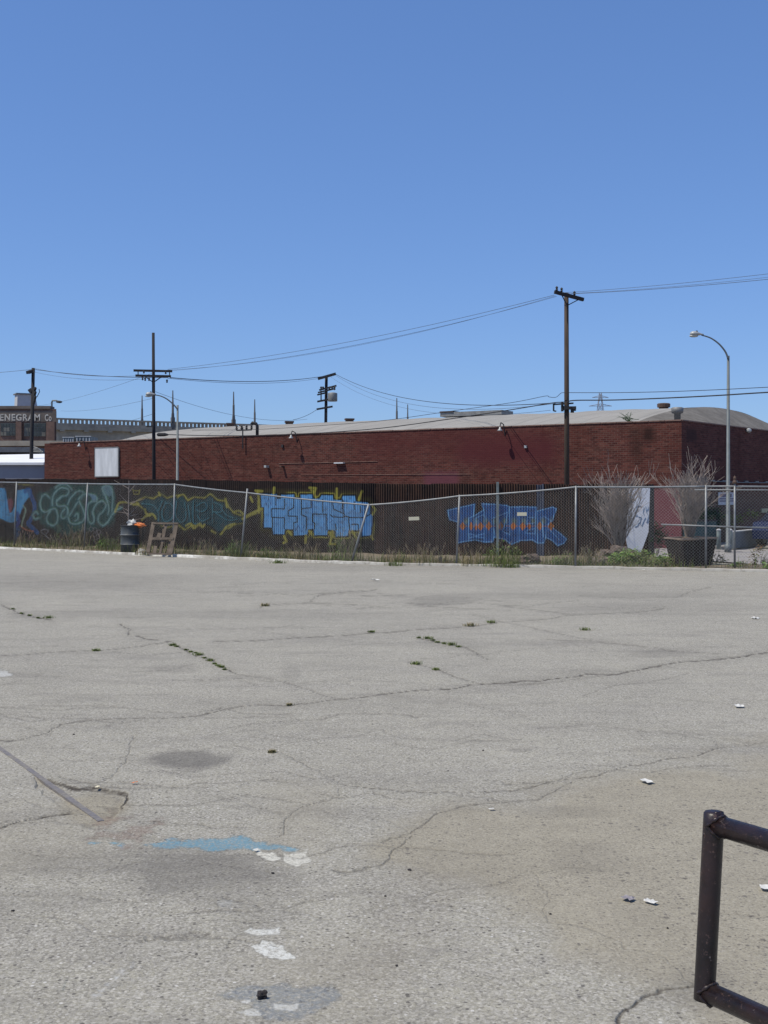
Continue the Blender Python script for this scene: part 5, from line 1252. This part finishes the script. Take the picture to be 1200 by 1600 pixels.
W_ = [ # px,y(base), r,h, leaves, grassy, stalks, mat, label
 (40,853,.45,.55,0,80,14,'p','pinkish feathery grass clump at the foot of the blue graffiti, far left'),
 (92,855,.5,.5,60,80,12,'p','pink-brown grass tuft below the looping teal graffiti'),
 (122,855,.55,.75,40,120,34,'pink','tall grass with pink plumes leaning left, left of the barrel'),
 (170,861,.45,.6,160,120,10,'g','green and pink weed clump just left of the barrel'),
 (375,871,.42,.55,170,160,14,'g','green weed clump around the foot of the fence post right of the pallet'),
 (420,874,.35,.35,60,120,8,'g','low green weed right of the post beside the pallet'),
 (470,876,.6,.5,0,100,26,'s','tangle of dry stalks under the middle of the blocky blue graffiti'),
 (540,878,.5,.95,140,60,30,'g','tall pale green bushy weed just left of the leaning post'),
 (620,882,.4,.4,0,80,20,'s','dry stalks right of the leaning post'),
 (665,883,.5,.55,0,60,26,'s','dry stalks below the left cream plate'),
 (785,886,.50,.65,190,180,22,'g','bushy green and straw weed below the first letters of the deep-blue graffiti'),
 (740,885,.35,.5,0,70,18,'s','dry stalks right of the post before the deep-blue graffiti'),
 (885,886,.45,.4,200,140,16,'g','green weed patch at the foot of the post right of the blue letters'),
 (920,886,.4,.6,40,90,24,'s','dry stalks left of the rubble mound'),
 (225,868,.3,.35,0,90,10,'s','dry tuft between the barrel and the pallet'),
 (320,868,.5,.5,20,100,22,'s','dry pinkish stalks right of the pallet'),
]
for i,(x,y,r,h,lv_,gr,st,mt,lab) in enumerate(W_):
    clump(gp2(x,y), r, h, lv_, .07, 'pink' if mt in('pink','p') and not lv_ else 'leaf_green', 200+i, lab, 'weed', 'weed_clump', FW, stems=lv_>50, grassy=gr, gmat='grass_green' if mt=='g' else 'grass_dry', stalks=st)
# thin sapling behind fence, left (bare, x~203)
g = MB(); rr = random.Random(4); b0 = Vector(gp2(203,858))
g.tube([b0,b0+Vector((-.05,0,1.0)),b0+Vector((-.03,0,2.3))],[.03,.022,.010],6)
for k in range(12):
    z = rr.uniform(.9,2.1); s_ = rr.choice((-1,1)); p = b0+Vector((-.04,0,z)); g.tube([p,p+Vector((s_*rr.uniform(.2,.6),rr.uniform(-.2,.2),rr.uniform(.05,.35)))],[.010,.004],4)
g.build('sapling','twig', label='thin bare sapling standing behind the fence above the barrel', cat='sapling')

# dead bushes
def dead_bush(base_, H, spread, seed, label, nmain=16, lean=0.0):
    rr = random.Random(seed); base_ = Vector(base_); th = thing('dead_shrub', base_, label, 'dead shrub', 'leafless grey shrubs by the gate')
    gt_ = MB(); gw = MB()
    def grow(p, d, L_, r, depth):
        pts = [p]; rad = [r]; q = p; dd = d
        for k in range(3):
            dd = (dd+Vector((rr.gauss(0,.10), rr.gauss(0,.10), rr.gauss(.05,.06)))).normalized(); q = q+dd*L_/3; pts.append(q); rad.append(r*(1-.22*(k+1)))
        rad = [max(q_, .0042) for q_ in rad]; (gt_ if depth <= 1 else gw).tube(pts, rad, 5 if depth <= 1 else 3, False)
        if depth >= 4: return
        for k in range(rr.randint(3,4) if depth < 3 else rr.randint(3,5)):
            i_ = rr.choice((1,2,3)); pp = pts[i_]; side = Vector((rr.gauss(0,1), rr.gauss(0,1), rr.gauss(.35,.5))).normalized()
            nd = (dd*1.0+side*(.5 if depth < 3 else .75)).normalized(); grow(pp, nd, L_*rr.uniform(.5,.8), r*.52, depth+1)
    for i in range(nmain):
        a = 6.28*i/nmain+rr.uniform(-.2,.2); tilt = rr.uniform(.05,1)*spread
        d = Vector((math.cos(a)*tilt+lean, math.sin(a)*tilt*.8, 1)).normalized()
        grow(base_+Vector((math.cos(a)*.06, math.sin(a)*.06, 0)), d, H*rr.uniform(.36,.46), .024, 1)
    gt_.build('branches','bark',th); gw.build('twigs','twig',th)
b_1 = P(967,HY,31.6); dead_bush((b_1.x, b_1.y, .12), 2.62, .20, 21, 'leafless bleached shrub growing from the rubble mound, left of the white board', 22, .01)
D = 29.2; pb = P(1078,847,D); dead_bush((pb.x-.02, D, pb.z-.05), 2.15, .20, 33, 'leafless bleached shrub growing out of the big dark planter', 19, .03)
# planter
pl = thing('planter', (P(1079,889,28.6).x, 29.2, 0), 'big dark square wooden planter tapering to its base, beside the gate', 'planter')
cx = P(1079,0,29.2).x; hgt = .70
g = MB(); ang_ = math.radians(14)
def ring(w, z, tilt=0):
    out = []
    for sx, sy in ((-1,-1),(1,-1),(1,1),(-1,1)):
        x = sx*w; y = sy*w; out.append(Vector((cx+x*math.cos(ang_)-y*math.sin(ang_), 29.2+x*math.sin(ang_)+y*math.cos(ang_), z+tilt*sx)))
    return out
ro, r1 = ring(.36,0), ring(.47,hgt,.012); i0, i1 = ring(.32,.02), ring(.425,hgt,.012); 
g.add(ro+r1+i1+i0, [(3,2,1,0)]+[(i,(i+1)%4,4+(i+1)%4,4+i) for i in range(4)]+[(4+i,4+(i+1)%4,8+(i+1)%4,8+i) for i in range(4)]+[(8+i,8+(i+1)%4,12+(i+1)%4,12+i) for i in range(4)])
g.build('box','planter',pl)
g = MB()
for f in (.12,.32,.52,.72,.9):
    for i in range(4):
        a = ro[i].lerp(ro[(i+1)%4], f); b = r1[i].lerp(r1[(i+1)%4], f); o_ = (a-Vector((cx,29.2,0))); o_.z = 0; o_.normalize(); g.beam(a+o_*.004+Vector((0,0,.01)), b+o_*.004-Vector((0,0,.03)), .014, .008)
g.build('battens','dark',pl)
g = MB(); q1 = ring(.49,hgt+.02,.012); q2 = ring(.42,hgt+.02,.012); q3 = ring(.49,hgt+.055,.012); q4 = ring(.42,hgt+.055,.012)
g.add(q1+q2+q3+q4,[(i,(i+1)%4,8+(i+1)%4,8+i) for i in range(4)]+[(8+i,8+(i+1)%4,12+(i+1)%4,12+i) for i in range(4)]+[(12+i,12+(i+1)%4,4+(i+1)%4,4+i) for i in range(4)]); g.build('rim','planter_rim',pl)
g = MB(); n_ = 9; s1r = ring(.42,hgt-.03,.012); g.add(s1r,[(0,1,2,3)]); g.blob((cx-.1,29.2,hgt-.05),.28,.2,8,(1.2,1,.35),3); g.build('earth','soil',pl,True)
# rubble mound, rocks
g = MB(); c_ = G(962,880); g.blob((c_.x+.05,c_.y+.3,.12),.42,.35,12,(1.15,.9,.62),5); g.blob((c_.x-.25,c_.y+.1,.08),.25,.35,9,(1.1,.8,.8),6); g.blob((c_.x+.45,c_.y+.4,.1),.35,.35,9,(1.1,.8,.6),8); g.build('rubble_mound','rock',None,False,'brown broken rubble mound under the left leafless shrub','rubble')
g = MB(); c_ = G(935,885); g.blob((c_.x,c_.y+.1,.08),.17,.3,8,(1.3,.8,.7),9); g.build('boulder','rock_light',None,False,'small pale boulder at the left foot of the rubble mound','rock','loose stones by the fence')
g = MB(); c_ = G(829,884); g.blob((c_.x,c_.y+.35,.12),.22,.3,9,(1.35,.8,.75),12); g.build('boulder','rock',None,False,'rounded brown boulder behind the fence below the blue letters','rock','loose stones by the fence')
g = MB(); c_ = G(688,882); g.box((c_.x,c_.y,.10),(.085,.08,.20),.2,taper=.9); g.build('marker_stone','rock_light',None,False,'small pale upright concrete stub at the foot of the fence left of the post','stone')
# green plants near the board and planter
c_ = G(1020,870); clump((c_.x+.05,c_.y+.1,.02), .50, 1.05, 900, .12, 'leaf_dark', 51, 'dark green leafy bush between the white board and the planter', 'bush', 'leafy_bush')
c_ = G(1000,884); clump((c_.x,c_.y+.3,.02), .70, .42, 1300, .085, 'leaf_green', 52, 'spreading green ground weed left of the planter', 'weed', 'leafy_weed')
c_ = G(965,885); clump((c_.x+.15,c_.y+.15,.02), .50, .36, 700, .08, 'leaf_green', 57, 'green weed spilling in front of the rubble mound', 'weed', 'leafy_weed')
c_ = G(1037,886); clump((c_.x,c_.y+.1,.02), .36, .34, 480, .08, 'leaf_green', 58, 'green weed touching the left side of the planter', 'weed', 'leafy_weed')
c_ = G(1122,886); clump((c_.x,c_.y,.02), .30, .42, 190, .085, 'leaf_rust', 53, 'rust-red withered weed right of the planter', 'weed', 'leafy_weed')
c_ = G(1186,887); clump((c_.x,c_.y,.02), .38, .52, 260, .10, 'leaf_rust', 54, 'green and reddish weed at the right edge under the gate', 'weed', 'leafy_weed')
c_ = G(1160,889); clump((c_.x,c_.y,.02), .35, .18, 240, .07, 'leaf_green', 55, 'low green weed under the gate mesh', 'weed', 'leafy_weed')
c_ = G(1210,892); clump((c_.x,c_.y,.02), .3, .3, 200, .08, 'leaf_green', 56, 'green weed cut by the right edge under the gate', 'weed', 'leafy_weed')
# parapet weed
s_, _ = lw(981,657); p = wl(s_, WH+.03, -.15); g = MB(); rr = random.Random(9)
for k in range(16): g.tube([p, p+Vector((rr.uniform(-.25,.2),0,rr.uniform(.1,.2))), p+Vector((rr.uniform(-.5,.45),0,rr.uniform(.05,.38)))],[.012,.009,.004],4)
g.build('parapet_weed','leaf_dark', label='small dark straggly weed growing on the brick parapet near the corner', cat='weed')
# climber on the end wall
def wallplant(px0,px1,y0,y1,n_,mat,seed,label,size=.14):
    rr = random.Random(seed); g = MB(); cs = [(rr.uniform(px0,px1), rr.uniform(y0,y1)) for _ in range(16)]
    for i in range(n_):
        cx_, cy_ = rr.choice(cs); x = cx_+rr.gauss(0,(px1-px0)*.09); y = cy_+rr.gauss(0,(y1-y0)*.11)
        t, z = rw(x, y); leaf(g, wr(t, z, .12+rr.random()*.35), size, rr, 1.0)
    return g.build('climbing_plant', mat, label=label, cat='climber', group='climbers on the shaded end wall')
wallplant(1070,1118,793,828,900,'leaf_dark',61,'dark ivy on the shaded end wall behind the planter shrub')
wallplant(1120,1166,799,818,420,'leaf_yellow',62,'yellow-green creeper on the shaded end wall around the lamp post')
wallplant(1182,1230,848,856,200,'leaf_yellow',63,'low yellow-green plant at the foot of the end wall, right edge')
# ------------------------------------------------------------------ items by the end wall
yaw = math.atan2(WR.y, WR.x)
t_, z_ = rw(1133,778.5); sg = thing('parking_sign', wr(t_, 0, .02), 'white notice with purple printing on the end wall behind the lamp post', 'sign')
tA,zA_ = rw(1120.5,789); tB,zB_ = rw(1146,769.5); g = MB(); g.box(wr((tA+tB)/2,(zA_+zB_)/2,.05),(tB-tA,.03,zB_-zA_),yaw); sp_ = g.build('plate','signwhite',sg)
g = MB(); rr = random.Random(3)
def onsign(f0,f1,h0,h1): 
    a = tA+(tB-tA)*f0; b = tA+(tB-tA)*f1; c_ = zA_+(zB_-zA_)*(h0+h1)/2; g.box(wr((a+b)/2,c_,.071),(b-a,.008,(zB_-zA_)*(h1-h0)),yaw)
f = .06
while f < .94:
    w = rr.uniform(.03,.07); onsign(f,f+w*.8,.62,.9) if rr.random()<.85 else None; f += w
for (h0,h1) in ((.44,.54),(.26,.36)):
    f = .04
    while f < .95: w = rr.uniform(.02,.06); onsign(f,min(f+w,.96),h0,h1); f += w+.015
onsign(.45,.62,.08,.18)
g.build('printing','signink',sp_)
tA,zA_ = rw(1188,801); tB,zB_ = rw(1215,794); g = MB(); g.box(wr((tA+tB)/2,(zA_+zB_)/2,.05),(tB-tA,.05,zB_-zA_),yaw); g.build('notice_board','yellowboard',label='pale yellow board on the end wall at the right edge', cat='board')
def onstreet(px, D, z=0): return P(px, HY, D)-Vector((0,0,EYE-z))
for px,lab in ((1123,'left of two short grey bollards by the lamp post base'),(1141,'right of two short grey bollards by the lamp post base')):
    b = onstreet(px, 38.2, .04); th = thing('bollard', b, lab, 'bollard', 'bollards at the warehouse end wall'); g = MB(); g.lathe(b, [(.075,0),(.075,.60),(.06,.63)], 12); g.build('shaft','bollard',th,True); g = MB(); g.lathe(b+Vector((0,0,.615)), [(.085,0),(.08,.03),(.03,.06)], 12); g.build('cap','penthouse',th,True)
# low grey wall with pale cap in front of end wall
A = onstreet(1142,39.6); B = onstreet(1182,42.2); g = MB(); g.beam(A+Vector((0,0,.28)),B+Vector((0,0,.28)),.25,.56); lwl = thing('low_wall',((A.x+B.x)/2,(A.y+B.y)/2,0),'low grey concrete wall with pale edge in front of the shaded end wall','wall'); g.build('wall_body','lowwall',lwl)
g = MB(); g.beam(A+Vector((0,0,.575)),B.lerp(A,.1)+Vector((0,0,.575)),.29,.03); g.build('cap','penthouse',lwl)
# teal bin
b = onstreet(1085,41.0); db = thing('dumpster', b, 'dark teal metal dumpster half hidden behind the planter shrub', 'dumpster')
g = MB(); g.box(b+Vector((0,0,.52)),(1.3,.9,.75),.75,taper=1.06); g.build('body','teal',db)
g = MB(); g.box(b+Vector((0,0,.93)),(1.42,1.0,.05),.75); g.build('lid','dark',db)
g = MB()
for sx in (-.5,.5):
    for sy in (-.3,.3): g.lathe(b+Vector((sx,sy,.0)),[(.07,0),(.07,.14)],8)
g.build('casters','rubber',db)
# parked car at right edge
cb = onstreet(1246,41.5); car = thing('parked_car', cb, 'dark blue parked car cut off by the right edge, beyond the gate', 'car')
ya = yaw; fx = Vector((math.cos(ya),math.sin(ya),0)); fy = Vector((-fx.y,fx.x,0))
def carpt(x,y,z): return cb+fx*x+fy*y+Vector((0,0,z))
def loft(prof, hw, name, mat, taper=1.0):
    g = MB(); n_=len(prof); L_=[carpt(x,-hw*(taper if z>1.0 else 1),z) for x,z in prof]; R_=[carpt(x,hw*(taper if z>1.0 else 1),z) for x,z in prof]
    g.add(L_+R_,[tuple(range(n_)),tuple(reversed(range(n_,2*n_)))]+[(i,n_+i,n_+(i+1)%n_,(i+1)%n_) for i in range(n_)]); return g.build(name,mat,car)
loft([(-2.1,.3),(2.1,.3),(2.15,.6),(1.9,.8),(1.0,.92),(-1.3,.95),(-2.05,.88),(-2.15,.6)],.85,'body','carblue')
loft([(1.0,.92),(.35,1.38),(-.9,1.40),(-1.5,.95)],.78,'cabin','carglass',.82)
loft([(.33,1.385),(-.88,1.405),(-.86,1.44),(.3,1.42)],.66,'roof','carblue')
for x in (-1.35,1.35):
    for y in (-.8,.8):
        g = MB(); g.lathe(carpt(x,y-.1,.32),[(.20,-.01),(.32,0),(.32,.2),(.20,.21)],18,axis=fy); wt_ = g.build('wheel','rubber',car,True)
        g = MB(); g.lathe(carpt(x,y-.12,.32),[(.19,0),(.19,.24)],14,axis=fy); g.build('rim','ventmetal',wt_)
# verge plants already; BARREL
c_ = G(203,864.5); bl_ = thing('trash_barrel', (c_.x,c_.y,0), 'dark steel drum used as a rubbish barrel, standing at the kerb beside the pallet', 'barrel')
bm_, t_, b_ = nt('painted_drum_steel'); n = N(t_); v = n.coord()
c = n.mix(n.map(n.noise(v,3,5,.7),.4,.65),(.035,.042,.048),(.075,.085,.09)); c = n.mix(n.map(n.noise(v,7,5,.75),.6,.68),c,(.14,.14,.07)); n.link(c,b_.inputs['Base Color']); b_.inputs['Roughness'].default_value=.6
g = MB(); R0=.285
prof=[(.27,0),(R0,.01),(R0,.27),(R0+.014,.285),(R0+.014,.305),(R0,.32),(R0,.56),(R0+.014,.575),(R0+.014,.595),(R0,.61),(R0,.86),(R0+.01,.875),(R0-.02,.88),(R0-.022,.70),(.02,.68)]
g.lathe((c_.x,c_.y,.0),prof,32); g.build('drum',bm_,bl_,True)
for z in (.29,.585,.87):
    g = MB(); g.lathe((c_.x,c_.y,z-.011),[(R0+.010,0),(R0+.021,.004),(R0+.021,.018),(R0+.010,.022)],32); g.build('hoop','galv' if z<.8 else 'dark',bl_,True)
g = MB(); rr=random.Random(2); g.blob((c_.x+.08,c_.y-.02,.93),.11,.5,7,(1.1,1,1.0),1); g.build('crumpled_paper','paper',None,False,'crumpled white paper sticking out of the barrel','rubbish')
g = MB(); g.blob((c_.x+.30,c_.y-.05,.885),.125,.35,7,(1.7,1,.55),4); g.build('orange_wrapper','orange',None,False,'bright orange wrapper hanging over the right rim of the barrel','rubbish')
g = MB(); q = G(222,866); g.blob((q.x,q.y,.07),.12,.35,8,(1.2,1,.75),7); g.build('paper_bag','paper',None,False,'crumpled white bag on the kerb between the barrel and the pallet','rubbish')
# PALLET leaning
pa_ = thing('pallet', G(256,867), 'weathered wooden pallet standing upright and leaning against the chain-link fence', 'pallet')
D = 34.0; 
def pp(x,y,o=0): 
    f=(867-y)/52; return P(x,y,D+.45*f+o)
def plank(a,b,w,t,name='board',o=0): g=MB(); g.beam(pp(*a,o),pp(*b,o),w,t,up=Vector((0,-1,.3))); g.build(name,'palletwood',pa_)
plank((231,863),(240,816),.11,.04,'stringer'); plank((266,866),(276,817),.12,.05,'stringer'); plank((250,865),(260,818),.07,.04,'stringer',.02)
plank((239,817.5),(278,818),.05,.02,'board',-.04); plank((237,841.5),(271,841.5),.07,.02,'board',-.04); plank((231,865),(268,866),.05,.02,'board',-.04)
plank((252,864),(256,820),.05,.02,'slat',.06); plank((241,866),(243,853),.10,.02,'slat',.05); plank((246,843),(250,833),.12,.02,'slat',.05); plank((262,866),(269,834),.10,.02,'slat',.05)

# ------------------------------------------------------------------ RAIL FRAME in the foreground
rl = thing('pipe_railing', (1.35, 1.35, 0), 'dark brown painted steel pipe railing end in the lower right foreground', 'railing')
pm_, t_, b_ = nt('dark_brown_gloss_paint'); n = N(t_); v = n.coord()
c = n.mix(n.map(n.noise(v,9,5,.7),.4,.62),(.009,.0055,.006),(.024,.012,.0115)); c = n.mix(n.map(n.noise(v,75,4,.8),.60,.66),c,(.075,.045,.038)); c = n.mix(n.map(n.noise(v,33,5,.8),.66,.70),c,(.16,.13,.12)); n.link(c,b_.inputs['Base Color'])
n.link(n.map(n.noise(v,24,5,.8),.35,.65,.28,.55),b_.inputs['Roughness']); b_.inputs['Specular IOR Level'].default_value=.5; n.link(n.bump(n.noise(v,70,5,.7),.28,.003),b_.inputs['Normal'])
Rr=.0235; A = P(1115,1288,2.62); Bq = P(1101,1548,2.60); dr = Vector((.56,-.83,0)).normalized()
g = MB(); up_=(A-Bq).normalized(); g.tube([Bq-up_*.022,Bq-up_*.020,Bq,A,A+up_*.024,A+up_*.027],[Rr*.7,Rr,Rr,Rr,Rr,Rr*.8],24); g.build('end_post',pm_,rl,True)
g = MB(); g.tube([A,A+dr*1.5],Rr,24); g.build('top_rail',pm_,rl,True)
g = MB(); g.tube([Bq+up_*.0,Bq+dr*1.5],Rr,24); g.build('bottom_rail',pm_,rl,True)
for J,s_ in ((A,1),(Bq,-1)):
    g = MB(); pts=[]
    for k in range(33):
        a=2*math.pi*k/32; e=Vector((0,0,1))*math.cos(a)*(Rr*1.02)+dr.cross(Vector((0,0,1)))*math.sin(a)*(Rr*1.02); pts.append(J+dr*(math.sqrt(max(0,Rr**2-(math.sin(a)*Rr)**2))+.002+.0015*math.sin(k*2.3))+e)
    g.tube(pts,[.0042+.0016*math.sin(k*1.9)+.001*math.sin(k*5) for k in range(33)],6); g.build('weld_bead',pm_,rl,True)
g = MB(); g.lathe(A+up_*.024-Vector((0,0,0)),[(Rr*.95,0),(Rr*.9,.004),(Rr*.3,.006)],20); g.blob(A+up_*.026+dr*.012,.009,.5,6,(1.3,1,.5),2); g.blob(A+Vector((-.022,-.006,-.022)),.0045,.2,6,(1,1,1),2); g.build('cap_plate',pm_,rl,True)
for f in (.75,1.45):
    q=A+dr*f; g=MB(); g.tube([(q.x,q.y,0),(q.x,q.y,q.z-.01)],Rr,20); g.lathe((q.x,q.y,0),[(.06,0),(.06,.012)],16); g.build('leg',pm_,rl,True)

# ------------------------------------------------------------------ small stuff on the lot
a = G(-40,1140,.004); b = G(158,1282,.004)
g = MB(); g.beam(Vector((a.x,a.y,-.012)),Vector((b.x,b.y,-.012)),.036,.030);
g.build('steel_rail','steelrail',label='worn steel rail sunk in the asphalt, running in from the left edge to the pothole', cat='rail')
def litter(px,py,w,l,seed,mat,label,name='paper_scrap',cat='litter',curl=.4):
    rr=random.Random(seed); c=G(px,py,.006); g=MB(); a=rr.uniform(0,3.14); n_=5
    vs=[]; fs=[]
    for i in range(n_):
        for j in range(n_):
            x=(i/(n_-1)-.5)*w*(1+rr.uniform(-.15,.15)); y=(j/(n_-1)-.5)*l*(1+rr.uniform(-.15,.15)); z=abs(math.sin(i*1.3+seed)*math.cos(j*1.7+seed*2))*w*curl*.5+rr.uniform(0,w*.05)
            vs.append(Vector((c.x+x*math.cos(a)-y*math.sin(a),c.y+x*math.sin(a)+y*math.cos(a),.004+z+c.z)))
    for i in range(n_-1):
        for j in range(n_-1): k=i*n_+j; fs.append((k,k+n_,k+n_+1,k+1))
    g.add(vs,fs); g.build(name,mat,None,False,label,cat,'litter scattered on the lot')
litter(1011,1222,.06,.085,1,'paper','crumpled white paper scrap on the lot above the pipe railing, the largest there')
litter(1155,1104,.07,.09,2,'paper','flat white paper scrap near the right edge of the lot, halfway back')
litter(1017,1410,.030,.055,3,'paper','small folded white paper bit left of the pipe railing')
litter(981,1405,.05,.05,4,'purplepaper','faded purple wrapper left of the small white paper bit')
litter(768,1265,.02,.035,5,'paper','tiny white scrap near the long crack in the lot centre')
litter(586,907,.16,.12,6,'paper','tiny white scrap far back near the leaning post')
litter(1180,967,.14,.1,7,'paper','tiny white scrap at the right, far back on the lot')
litter(210,1224,.05,.012,8,'orange','thin orange sliver beside the pothole',curl=.2)
litter(152,1231,.035,.02,9,'plaque','small yellowish scrap lying in the pothole')
litter(1006,890.5,.07,.06,10,'paper','white scrap at the kerb in front of the green weeds')
litter(1098,891,.10,.07,11,'paper','white lump at the foot of the post beside the planter')
litter(1197,1389,.05,.05,12,'paper','white scrap cut off by the right edge above the railing')
litter(400,1329,.03,.02,13,'paper','white chip next to the blue paint streak')
q=G(409,1560,0); g=MB(); g.blob((q.x,q.y,.012),.0175,.45,9,(1.0,.8,.75),17); g.build('pebble','stone_dark',None,False,'dark lumpy stone on the blue-grey paint patch at the bottom of the photo','stone')
rr=random.Random(8)
for k,(x,y) in enumerate(((602,1401),(640,1360),(860,1429),(426,1365),(1043,1451),(620,1510),(115,1148),(700,1205),(755,1173),(20,1424))):
    q=G(x,y,0); g=MB(); g.blob((q.x,q.y,.003),.004+.003*rr.random(),.4,5,(1.2,1,.7),k); g.build('pebble','stone_dark',None,False,'tiny dark pebble scattered on the lot','stone','dark pebbles on the lot')
# crack tufts (countable): small weeds
T = [(650,1038,.10,'grass tuft in the crack left of the lot centre, the largest there'),(682,1047,.07,'small grass tuft just right of the largest centre tuft'),(768,973,.12,'green tuft at the right end of the reddish crack'),(705,1008,.12,'dark weed streak in the short crack right of centre'),(668,998,.10,'small weed at the left start of the short crack right of centre'),
 (425,1176,.05,'lone brownish weed tuft at the start of the lower-left crack'),(415,947,.16,'dark dry tuft on the far left-centre of the lot'),(328,1033,.08,'weed tuft in the left diagonal crack, middle one'),(346,1043,.07,'weed tuft at the lower end of the left diagonal crack'),(312,1024,.09,'weed tuft in the left diagonal crack, upper one'),(270,1009,.09,'weed tuft at the upper start of the left diagonal crack'),
 (915,985,.14,'long low tuft right of centre far back'),(435,880,.25,'flat green tuft in front of the blocky blue graffiti'),(617,884,.30,'flat green tuft right of the leaning post on the lot edge'),(797,887,.28,'green tuft on the kerb below the deep-blue graffiti'),(75,966,.14,'weed in the far-left crack'),(150,1017,.08,'tiny dark weed at the left in a long crack'),(452,1102,.05,'reddish dry moss line in the left-centre crack'),(580,988,.08,'tiny tuft in the long crack at mid distance'),(735,978,.16,'reddish dry weed streak in the long crack'),(200,860,.2,'low tuft at the kerb behind the barrel')]
for (x,y) in ((276,1011),(290,1016),(298,1019),(306,1021),(320,1029),(336,1038),(341,1041),(351,1047)): T.append((x,y,.045,'tiny sprout among the row in the left diagonal crack'))
for (x,y) in ((655,997),(676,1001),(684,1004),(694,1006),(716,1011)): T.append((x,y,.05,'tiny sprout in the short crack right of centre'))
for (x,y) in ((20,952),(34,959),(46,962),(60,966)): T.append((x,y,.06,'tiny sprout in the far-left crack'))
for k,(x,y,s_,lab) in enumerate(T):
    s_ *= .62 if y > 900 else .9
    q=G(x,y,0); g=MB(); rr=random.Random(300+k)
    for i in range(70):
        p=Vector((q.x+rr.gauss(0,s_*.42),q.y+rr.gauss(0,s_*.30),.0)); blade(g,p,rr.uniform(.2,.6)*s_+.008,rr,1.5,.0030+.016*s_)
    g.build('weed_tuft','grass_green' if k not in (5,6,17,19) else 'grass_dry',None,False,lab,'weed','small weeds in the cracks of the lot')
